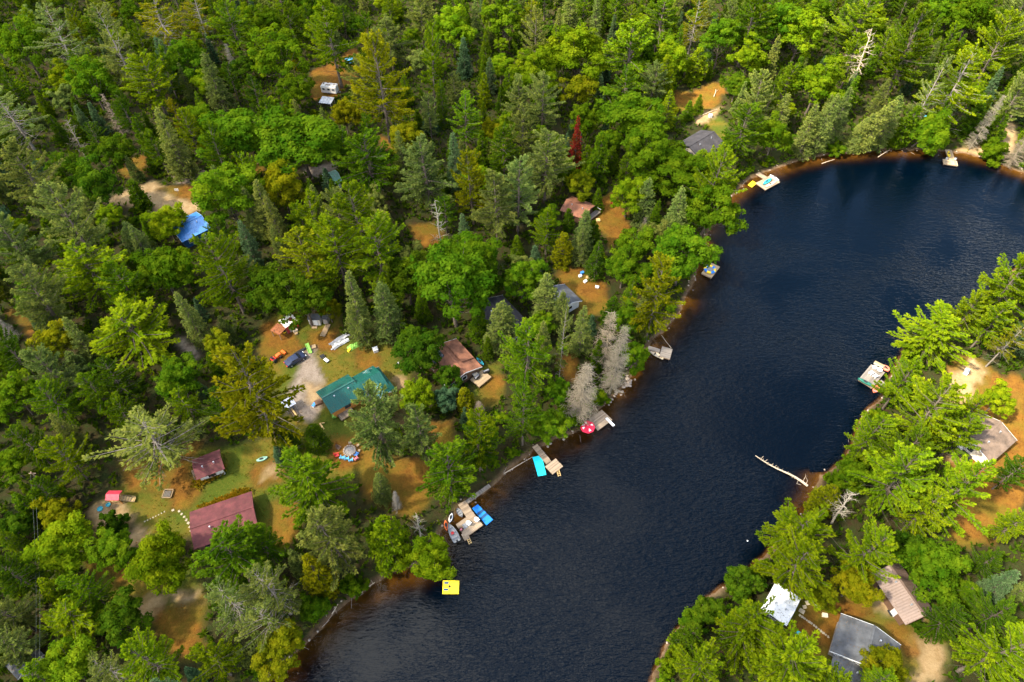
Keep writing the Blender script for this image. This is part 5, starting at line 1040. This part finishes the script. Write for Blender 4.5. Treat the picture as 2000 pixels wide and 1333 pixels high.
t = thing('plank_bench', 'pale slatted plank bench lying on the lawn edge', 'bench', G(636, 646), pxang(636, 646, 10, -20))
for k in range(9): MB().box((-1.6+.4*k, 0, .22), (.33, 1.15, .06)).build('plank', PALEPLANKS, t)
for s in (-1, 1): MB().box((0, s*.45, .09), (3.6, .1, .16)).build('runner', BEAM, t)
t = thing('plastic_slide', 'green plastic slide on the gravel edge', 'slide', G(604, 684), pxang(604, 684, 6, 14)); MB().add([(-1.1, -.3, 1.0), (-1.1, .3, 1.0), (0, .3, .45), (0, -.3, .45), (1.1, .3, .15), (1.1, -.3, .15)], [(0, 3, 2, 1), (3, 5, 4, 2)]).build('chute', LIME, t)
for s in (-1, 1): MB().path([(-1.1, s*.32, 1.1), (0, s*.32, .58), (1.1, s*.32, .25)], .06).build('rail', LIME, t); MB().box((-1.0, s*.25, .5), (.08, .08, 1.0)).build('leg', LIME, t)
t = thing('garden_bench', 'grey garden bench with red and white pots by the shrubs', 'bench', G(781, 718), pxang(781, 718, 14, 20)); MB().box((0, 0, .45), (2.2, .5, .06)).build('seat', GREYPLANKS, t)
for s in (-1, 1): MB().box((s*.9, 0, .2), (.08, .45, .42)).build('leg', BEAM, t)
MB().lathe([(.14, 0), (.18, .3)], 10).build('flower_pot', REDP, t, (.2, .05, .48)); MB().lathe([(.14, 0), (.18, .3)], 10).build('flower_pot', WHITEP, t, (-.7, .05, .48))
# portable saw mill
p = G(574, 806); an = pxang(574, 806, 14, 20); t = thing('saw_mill', 'portable saw mill with battered silver canopy and timber track', 'saw mill', p, an)
MB().box((-1.3, 0, 1.9), (2.2, 2.2, .06)).box((-1.3, .5, 1.96), (1.6, .7, .05), .1).build('canopy', STEEL, t)
for sx in (-2.2, -.35):
    for sy in (-.95, .95): MB().box((sx, sy, .9), (.08, .08, 1.95)).build('post', STEEL, t)
for s in (-1, 1): MB().box((1.0, s*.4, .35), (3.6, .14, .2)).build('track', BEAM, t)
MB().box((.6, 0, .62), (2.6, .35, .32), bev=.06).build('log', WOODY, t); MB().box((-1.0, 0, .9), (.7, 1.3, .9), bev=.05).build('saw_head', GREYPL, t)
t = thing('lumber_pile', 'stack of orange lumber under the golden pine', 'lumber', G(552, 848), pxang(552, 848, 10, 20))
for k in range(10): MB().box((random.uniform(-.2, .2), -.6+.28*(k % 5), .1+.14*(k//5)), (random.uniform(2.6, 3.4), .22, .10), random.uniform(-.06, .06)).build('plank', (WOODY, LOG)[k % 2], t)
for px, py, dx, dy, lab in ((629,834,8,12,'pale split log lying on the lawn below the log cabin'), (499,322,10,-2,'pale cut log lying at the driveway edge')):
    t = thing('cut_log', lab, 'log', G(px, py), pxang(px, py, dx, dy)); MB().tube((-.8, 0, .16), (.8, 0, .16), .17, .14, 9).build('stem', WOODY, t); MB().tube((-.7, .3, .12), (-.4, .8, .12), .11, .08, 7).build('offcut', WOODY, t)
t = thing('notice_board', 'pale notice board on a post at the driveway', 'sign', G(349, 380), .1); MB().box((0, 0, .6), (.1, .1, 1.4)).build('post', BEAM, t); MB().box((0, -.03, 1.5), (1.0, .08, .7)).build('board', CREAM, t)
# playground of the small cabin
p = G(232, 978); t = thing('play_tower', 'wooden play tower with bright red roof and yellow ramp', 'play tower', p, pxang(232, 978, 20, 0))
for sx in (-.9, .9):
    for sy in (-.6, .6): MB().box((sx, sy, .95), (.11, .11, 2.0)).build('post', LOG, t)
MB().box((0, 0, .9), (1.9, 1.3, .08)).build('floor', WOODY, t)
for s in (-1, 1): slope_part('roof', 2.4, 0, 2.5, s*.95, 2.0, pm('scarlet_roof', (.60, .055, .085), .5, .08), t, .2)
MB().box((2.0, 0, .58), (2.2, .9, .06), ry=.28).build('ramp', WOODY, t)
for k in range(5): MB().box((1.2+.42*k, 0, .84-.12*k), (.08, .9, .06), ry=.28).build('cleat', BEAM, t)
for s in (-1, 1): MB().box((2.0, s*.5, .9), (2.3, .06, .09), ry=.28).build('rail', PALEPLANKS, t)
LAND.append(('the red play tower', p[0], p[1]))
t = thing('timber_seat', 'open timber seat frame on the worn ground by a pine trunk', 'seat', G(329, 966), pxang(329, 966, 16, 0))
for s in (-1, 1): MB().box((s*.8, 0, .35), (.14, 1.7, .12)).build('side_beam', PALEPLANKS, t); MB().box((0, s*.8, .35), (1.7, .14, .12)).build('cross_beam', PALEPLANKS, t)
for k in range(5): MB().box((-.5+.25*k, -.1, .42), (.18, 1.2, .05)).build('slat', GREYPLANKS, t)
for sx in (-1, 1):
    for sy in (-1, 1): MB().box((sx*.75, sy*.75, .1), (.12, .12, .6)).build('leg', BEAM, t)
for i, (px, py) in enumerate(((196,995), (212,987))):
    t = thing('sand_toy', ('round teal sand bowl on the sandpit' if i else 'larger round teal sand bowl on the sandpit'), 'toy', G(px, py)); MB().lathe([(.45-.08*i, 0), (.5-.08*i, .22), (.44-.08*i, .22), (.38-.08*i, .06)], 14).build('bowl', TEAL, t); MB().box((.1, 0, .12), (.3, .08, .08)).build('scoop', MINT, t)
STONEM = pm('paving_stone', (.40, .33, .22), .9, .2)
# stepping stones
def stones(label, pts, size, mat, per):
    t = thing('stepping_stone_path', label, 'stone path', G(*pts[0])); b = Vector(t.location)
    for i in range(len(pts)-1):
        n = max(1, int(math.dist(pts[i], pts[i+1])/per))
        for k in range(n):
            f = k/n; p = G(pts[i][0]+(pts[i+1][0]-pts[i][0])*f, pts[i][1]+(pts[i+1][1]-pts[i][1])*f); s = size*random.uniform(.8, 1.2)
            MB().box((0, 0, .03), (s, s*.85, .10), random.uniform(0, 3), bev=.03).build('stone', mat, t, p-b)
stones('curved line of pale stepping stones across the lawn', [(283,1019),(310,1006),(327,997)], .26, STONEM, 5.2)
stones('pale stepping stones leading to the long red-roofed cabin', [(338,997),(350,999),(360,1010),(368,1022),(375,1045)], .42, STONEM, 6.5)
stones('square stepping stones down the slope by the white-roofed cabin', [(1577,1178),(1566,1194),(1558,1204)], .75, STONEM, 7)
stones('small stepping stones crossing the orange lawn of grey house', [(1562,1202),(1585,1218),(1622,1248)], .36, STONEM, 5.5)
# utility poles and wires in the left woods
za = 8.5; a = W(63, 925, za); b = W(74, 1290, za)
t = thing('utility_line', 'pair of overhead wires on wooden poles through the dark left woods', 'power line', (a[0], a[1], terr(a[0], a[1])))
base = Vector(t.location)
for q in (a, b):
    g = terr(q[0], q[1]); MB().tube((q[0]-base[0], q[1]-base[1], g-base[2]-.5), (q[0]-base[0], q[1]-base[1], za+.5-base[2]), .15, .11, 9).build('pole', BEAM, t); MB().box((q[0]-base[0], q[1]-base[1], za-base[2]), (1.2, .12, .12)).build('crossarm', BEAM, t)
for s in (-.28, .28):
    pts = [Vector((a[0]+(b[0]-a[0])*f+s-base[0], a[1]+(b[1]-a[1])*f-base[1], za+.1-base[2]-.8*4*f*(1-f))) for f in np.linspace(0, 1, 12)]; MB().path(pts, .015, n=5).build('wire', WIRE, t)
# fallen log with branch stubs in the shallows
a = W(1478, 892, .35); b = W(1577, 950, -.05); t = thing('fallen_log', 'bleached fallen tree trunk with branch stubs lying in the water', 'log', (b[0], b[1], -.1)); base = Vector(t.location)
pts = [b-base+(a-b)*f+Vector((.25*math.sin(f*5), .2*math.sin(f*7), .1)) for f in np.linspace(0, 1, 9)]; WEATH = pm('bleached_wood', (.52, .40, .27), .85, .25, 3); MB().path(pts, .24, .06, 8).build('stem', WEATH, t)
up = Vector((0, 0, 1)); d = (a-b).normalized(); sd_ = d.cross(up)
for k in range(26):
    f = random.uniform(.03, .98); p = b-base+(a-b)*f+Vector((0, 0, .15)); dr = (sd_*random.choice((-1, 1))*random.uniform(.3, 1)+up*random.uniform(.3, .9)).normalized(); l_ = random.uniform(.3, .7) if f > .25 else random.uniform(.8, 2.4)
    MB().path([p, p+dr*l_*.6, p+(dr+Vector((random.gauss(0, .3), random.gauss(0, .3), 0)))*l_], .05, .015, 5).build('branch_stub', WEATH, t)
# felled trunks above the black-roofed cabin; driftwood along banks
for px0, px1, lab in (((1372,226),(1400,215),'felled trunk lying along the sandy path'), ((1394,190),(1398,176),'short pale felled trunk on the orange slope')):
    a = G(*px0); b = G(*px1); t = thing('felled_trunk', lab, 'log', a); MB().path([Vector((0, 0, .2)), (b-a)*.5+Vector((.2, .1, .25)), b-a+Vector((0, 0, .2))], .13, .07, 8).build('stem', WEATH, t); MB().path([(b-a)*.6+Vector((0, 0, .25)), (b-a)*.75+Vector((.9, .3, .5))], .06, .02, 5).build('branch_stub', WEATH, t)
for px0, px1, lab in (((648,1200),(660,1180),'bare driftwood stem on the bank below pale dead pines'), ((715,1150),(732,1138),'driftwood stem by the muddy shallows'), ((1715,307),(1738,293),'thin pale stick leaning on the far bank'), ((1605,320),(1630,312),'driftwood tangle in the far shallows'), ((985,925),(1040,893),'long pale pole along the walkway dock bank')):
    a = W(*px0, .15); b = W(*px1, .35); t = thing('driftwood', lab, 'driftwood', a); MB().path([Vector((0, 0, 0)), (b-a)*.5+Vector((.1, .05, .1)), b-a], .09, .04, 6).build('stem', WEATH, t)
    for k in range(3): f = .3+.25*k; MB().path([(b-a)*f, (b-a)*f+Vector((random.uniform(-.6, .6), random.uniform(-.6, .6), .25))], .04, .012, 5).build('branch_stub', WEATH, t)
# rocks of the little point
def rock_mesh(seed):
    rng = np.random.default_rng(seed); mb = MB(); n, m = 8, 5; V = []; F = []
    for j in range(m+1):
        for i in range(n):
            th, ph = i*6.2832/n, j*math.pi/m; r = 1+rng.uniform(-.2, .2); V.append((r*math.sin(ph)*math.cos(th), r*math.sin(ph)*math.sin(th)*.8, r*math.cos(ph)*.55))
    for j in range(m):
        for i in range(n): F.append((j*n+i, (j+1)*n+i, (j+1)*n+(i+1) % n, j*n+(i+1) % n))
    return mb.add(V, F).mesh('rock')
RK = [rock_mesh(k) for k in range(4)]
for r in RK: r.materials.append(ROCKM)
for px, py, s in ((1225,741,.5),(1229,748,.6),(1225,752,.55),(1230,752,.5),(1218,756,.45),(1231,744,.45),(1221,748,.35),(1215,765,.4),(1209,764,.35),(1204,766,.45),(1202,770,.35),(1200,774,.3),(1240,741,.3),(1213,771,.3),(1225,735,.35),(1196,780,.3),(1192,785,.35),(1107,853,.35),(1101,858,.3),(1075,866,.35),(1070,872,.3),(1253,705,.35),(1257,698,.3)):
    p = W(px, py, .1); o = link('shore_rock', random.choice(RK), None, None, (p[0], p[1], max(terr(p[0], p[1]), -.15)+.08), random.uniform(0, 6)); o.scale = (s, s*random.uniform(.7, 1.1), s*random.uniform(.7, 1.1))
    tag(o, 'tan boulder at the water edge on the left bank', 'rock', 'tan boulders along the left bank')
o = MB().lathe([(.10, -.05), (.14, .06), (.10, .15), (.02, .2)], 12).build('marker_buoy', WHITEPL, None, W(1460, 1057, 0)); tag(o, 'small white marker buoy afloat near the pines', 'buoy')
# ---------------------------------------------------------------- plant the woods
place_from_photo()
PLACED = np.array(SPOTS); CL = np.array(CLEAR)
def free(x, y, r):
    d = np.hypot(PLACED[:, 0]-x, PLACED[:, 1]-y); 
    return not (d < (PLACED[:, 2]*.68+r*.68)).any()
rngf = random.Random(5); cnt = 0; cand = []
for _ in range(4200):
    y = rngf.uniform(20, 285); hw = (.75+.04)*(y*ST+(CAM_H-8)*CT)+8; cand.append((rngf.uniform(-hw, hw), y))
NOFILL = [(W(px_, py_, 1.2), r_) for px_, py_, r_ in ((1640,1020,6), (1655,1000,6), (815,1030,4))]
cand = [c_ for c_ in cand if all(math.hypot(c_[0]-q_[0], c_[1]-q_[1]) > r_ for q_, r_ in NOFILL)]
cp = np.array(cand); csd = water_sd(cp); cz = zone_w(cp, .6).max(1)
KN = {}
for (x, y), s, zw in zip(cand, csd, cz):
    if s > -2.0 or zw > .35: continue
    if (np.hypot(CL[:, 0]-x, CL[:, 1]-y) < CL[:, 2]+1.2).any(): continue
    q = project((x, y, 8)); right = q[0] > 1450 and q[1] > 480
    kind = rngf.choices('PBFSCU', (3 if right else 1.6, 3.4, .9, 1.0, 1.2, 1.2))[0]
    wv = {'P': rngf.uniform(6, 9.5), 'B': rngf.uniform(4.5, 8.5), 'F': rngf.uniform(2.4, 3.8), 'S': rngf.uniform(4, 6), 'C': rngf.uniform(3.2, 5), 'U': rngf.uniform(2.5, 4)}[kind]
    # keep the view of the yards open: what stands in front of a clearing stays low
    h = wv*{'P': 1.9, 'B': 1.45, 'F': 2.7, 'S': 2.7, 'C': 2.2, 'U': .8}[kind]*rngf.uniform(.85, 1.15)
    gs = []
    for f_ in (.35, .55, .75, 1.0):
        for k_ in (-.4, 0, .4):
            u_ = project((x+k_*wv*(1.25-f_), y, h*f_)); gs.append(W(u_[0], u_[1], 1.2)[:2])
    gs = np.array(gs); zz = zone_w(gs).max(1)
    if (zz > .4).sum() > 1 or (np.hypot(CL[:, :1]-gs[:, 0], CL[:, 1:2]-gs[:, 1]) < CL[:, 2:3]).sum() > 1 or water_sd(gs[-3:]).max() > 0:
        if kind == 'U' or wv < 4: pass
        else: kind, wv, h = 'U', rngf.uniform(2, 3.4), rngf.uniform(1.6, 2.8)
    if KN.get(kind, 0) > (190 if kind != 'U' else 90): continue
    if not free(x, y, wv/2): continue
    KN[kind] = KN.get(kind, 0)+1
    tint = rngf.choices('gdyols' if kind in 'BUPC' else 'gbsdys', (3, 1.5, 2.6 if right else 1.8, .12, .2, .9))[0]
    plant(kind, x, y, wv, h, tint, 50000+cnt); cnt += 1
    PLACED = np.vstack([PLACED, (x, y, wv/2)])
# bushes along both banks
rb = random.Random(31)
for i in range(len(SHORE)-1):
    a_, b_ = SHORE_W[i], SHORE_W[i+1]; d_ = b_-a_; L_ = float(np.hypot(*d_)); nrm = np.array([d_[1], -d_[0]])/max(L_, 1e-6)
    if not (20 < a_[1] < 200 and abs(a_[0]) < 190): continue
    side = i >= RB
    for k in range(int(L_/(2.5 if side else 4.0))):
        f = rb.random(); p = a_+d_*f
        for sg in (1, -1):
            q = p+nrm*sg*(rb.uniform(.7, 2.6) if side else rb.uniform(1.2, 3.0))
            if -3.6 < water_sd([q])[0] < (-.35 if side else -.9) and not (np.hypot(CL[:, 0]-q[0], CL[:, 1]-q[1]) < CL[:, 2]+.6).any():
                wv = rb.uniform(2.4, 4.4) if side else rb.uniform(1.6, 3.0); plant('U', q[0], q[1], wv, wv*rb.uniform(.6, 1.0), rb.choice('gdggyd' if side else 'ggyl'), 90000+i*50+k); break
# labels: look, then the landmark it grows by
LD = np.array([(x, y) for _, x, y in LAND]); PX = np.array([(x, y) for _, _, _, _, x, y in PLANTED])
SHORT = {'P': 'pine', 'Q': 'thin pine', 'S': 'spruce', 'F': 'fir', 'C': 'cedar', 'B': 'broadleaf', 'D': 'dead spruce', 'N': 'snag', 'U': 'shrub'}
rows = []; seen = {}
for e, kind, tint, h, x, y in PLANTED:
    d = np.hypot(LD[:, 0]-x, LD[:, 1]-y); i = int(d.argmin()); nm = LAND[i][0]
    where = ('beside ' if d[i] < 11 else 'near ' if d[i] < 26 else 'in woods beyond ')+nm
    size = '' if kind == 'U' else ('towering ' if h > 25 else 'tall ' if h > 17 else 'middling ' if h > 9 else 'small ')
    lab = size+TWORD[tint]+' '+WORDS[kind]+' '+where; rows.append([e, kind, lab]); seen.setdefault(lab, []).append(len(rows)-1)
for lab, ids in seen.items():
    if len(ids) < 2: continue
    for k in ids:
        d = np.hypot(PX[:, 0]-PX[k, 0], PX[:, 1]-PX[k, 1]); d[k] = 1e9; j = int(d.argmin())
        if d[j] < 14: rows[k][2] = ' '.join((lab+', touching '+TWORD[PLANTED[j][2]]+' '+SHORT[PLANTED[j][1]]).split()[:16])
for e, kind, lab in rows: tag(e, lab, 'shrub' if kind == 'U' else 'tree', GROUPS[kind])
# undergrowth: nobody could count it
def scatter_plants(name, label, n, size, kidx, colour, seed, want):
    rng = np.random.default_rng(seed); P = np.column_stack([rng.uniform(-195, 195, n), rng.uniform(20, 262, n)])
    s = water_sd(P); zw = zone_w(P); m = want(s, zw, P); P = P[m]; z = terr_arr(P); k = kidx
    c = np.column_stack([P, z]); n = len(c); d = np.tile([0, 0, 1.], (n, 1))
    V, F, T = blades(c+np.array([0, 0, size*.25]), d, size, size*.42, k, .75, rng, rng.uniform(.1, .9, n))
    V[:, 2] = np.maximum(V[:, 2], np.repeat(z, k*4)+.01)
    o = link(name, fast_mesh(name, V, F, T), M_LEAF); o.color = (*colour, 1); tag(o, label, 'undergrowth', None, 'stuff'); return o
def clearfrom(P):
    m = np.ones(len(P), bool)
    for cx, cy, r in CL: m &= np.hypot(P[:, 0]-cx, P[:, 1]-cy) > r*.9
    return m
scatter_plants('undergrowth', 'low ferns and saplings covering the forest floor', 50000, 1.15, 5, (.052, .092, .005), 3, lambda s, z, P: (s < -1.0) & (z.max(1) < .3) & clearfrom(P))
scatter_plants('meadow_grass', 'tufts of yellowing grass over the lawns', 60000, .30, 4, (.11, .12, .008), 4, lambda s, z, P: (s < -1.0) & (z[:, 0] > .4) & (z[:, 1:].max(1) < .5) & clearfrom(P) & (wob(P, .9) > -.25))
scatter_plants('bank_grass', 'grass and weeds fringing the water edge', 60000, .5, 4, (.105, .130, .014), 6, lambda s, z, P: (s < -.5) & (s > -2.6) & (wob(P, 1.1) > -.15))
# flower bed of goldenrod beside the long red-roofed cabin
rng = np.random.default_rng(9); pts = []
for (p0, p1, n) in (((395,1000),(480,965),700), ((385,945),(435,920),360)):
    a = G(*p0); b = G(*p1)
    for _ in range(n): f = rng.uniform(); q = a.lerp(b, f); pts.append((q[0]+rng.normal(0, .5), q[1]+rng.normal(0, .5)))
P = np.array(pts); c = np.column_stack([P, terr_arr(P)+.3]); V, F, T = blades(c, np.tile([0, 0, 1.], (len(c), 1)), .7, .3, 5, .7, rng, rng.uniform(.1, .9, len(c)))
o = link('goldenrod_bed', fast_mesh('goldenrod_bed', V, F, T), M_LEAF); o.color = (.22, .16, .012, 1); tag(o, 'yellow flowering weeds along the red-roofed cabins', 'flowers', None, 'stuff')

scatter_plants('leaf_litter', 'dry needles and twigs strewn over the bare orange ground', 45000, .30, 2, (.15, .072, .014), 14, lambda s, z, P: (s < -1.0) & (z.max(1) > .35) & (z[:, 2] < .6) & clearfrom(P) & (wob(P[:, ::-1], 1.3) > -.1))
# stones and sticks washed up along the banks, too many and small to count
rng = np.random.default_rng(77); V = []; F = []; P0 = []; P1 = []
for i in range(len(SHORE)-1):
    a_, b_ = SHORE_W[i], SHORE_W[i+1]; d_ = b_-a_; L_ = float(np.hypot(*d_))
    if not (20 < a_[1] < 215 and abs(a_[0]) < 190): continue
    for k in range(int(L_*(1.0 if i < RB else .4))):
        p = a_+d_*rng.uniform()+rng.normal(0, .7, 2); s_ = water_sd([p])[0]
        if -1.8 < s_ < .8:
            z = max(terr(p[0], p[1]), -.1)
            if rng.uniform() < .7:
                r = rng.uniform(.08, .28); n_ = len(V); V += [(p[0]+r*math.cos(t_)*q_*rng.uniform(.8, 1.2), p[1]+r*math.sin(t_)*q_, z+h_*r) for q_, h_ in ((1, 0), (.7, .55)) for t_ in np.arange(6)*1.0472]
                F += [(n_+j, n_+(j+1) % 6, n_+6+(j+1) % 6, n_+6+j) for j in range(6)]+[(n_+6, n_+7, n_+8, n_+9), (n_+6, n_+9, n_+10, n_+11)]
            else:
                t_ = rng.uniform(0, 6.28); l_ = rng.uniform(.5, 1.8); P0.append((p[0], p[1], z+.06)); P1.append((p[0]+l_*math.cos(t_), p[1]+l_*math.sin(t_), z+.15))
V2, F2 = prisms(P0, P1, np.full(len(P0), .05), np.full(len(P0), .025)); F = np.concatenate([np.array(F), F2+len(V)]); V = np.concatenate([np.array(V), V2])
tag(link('bank_debris', fast_mesh('bank_debris', V, F), ROCKM), 'small stones and sticks strewn along the water edge', 'stones', None, 'stuff')

# ---------------------------------------------------------------- an unseen thin cloud added before the sun, outlined to shade the left bank
CZ = 450.0; off = Vector((sdir[0], sdir[1]))*(CZ/sdir[2])
shade = [(-420,-60),(40,-40),(72,20),(66,70),(40,110),(34,160),(-6,196),(-40,225),(-60,300),(-420,330)]
poly = np.array([(x+off[0], y+off[1]) for x, y in shade]); st = 12.0
lo, hi = poly.min(0)-20, poly.max(0)+20; cx = np.arange(lo[0], hi[0], st); cy = np.arange(lo[1], hi[1], st)
CX, CY = np.meshgrid(cx, cy); CP = np.stack([CX.ravel(), CY.ravel()], 1); cd = sdist(poly, CP)+wob(CP, .12)*16+wob(CP, .4)*7
th = np.sqrt(np.clip(cd/60, 0, 1)); n1, n2 = len(cx), len(cy)
ci = np.arange(n1*n2).reshape(n2, n1); cf = np.stack([ci[:-1, :-1].ravel(), ci[:-1, 1:].ravel(), ci[1:, 1:].ravel(), ci[1:, :-1].ravel()], 1); cf = cf[(cd[cf] > 0).any(1)]
top = CZ+th*(42+14*wob(CP, .15)+9*wob(CP, .5)); bot = CZ-th*(14+7*wob(CP, .2))-.2
V = np.concatenate([np.column_stack([CP, top]), np.column_stack([CP, bot])]); F = np.concatenate([cf, cf[:, ::-1]+len(CP)])
u = np.unique(F); rmv = np.full(len(V), -1); rmv[u] = np.arange(len(u))
cm2 = fast_mesh('cloud', V[u], rmv[F], smooth_=True)
m = bpy.data.materials.new('shading_cloud'); n, l = nodes(m); out = n.new('ShaderNodeOutputMaterial')
tr = n.new('ShaderNodeBsdfTransparent'); tl = n.new('ShaderNodeBsdfTranslucent'); df = n.new('ShaderNodeBsdfDiffuse'); tl.inputs[0].default_value = (.95, .95, .95, 1); df.inputs[0].default_value = (.9, .9, .9, 1)
a_ = n.new('ShaderNodeMixShader'); a_.inputs[0].default_value = .35; l.new(tl.outputs[0], a_.inputs[1]); l.new(df.outputs[0], a_.inputs[2])
b_ = n.new('ShaderNodeMixShader'); b_.inputs[0].default_value = .33; l.new(tr.outputs[0], b_.inputs[1]); l.new(a_.outputs[0], b_.inputs[2]); l.new(b_.outputs[0], out.inputs[0])
tag(link('cloud', cm2, m), 'thin white cloud added out of view to shade the left bank', 'cloud', None, 'stuff')
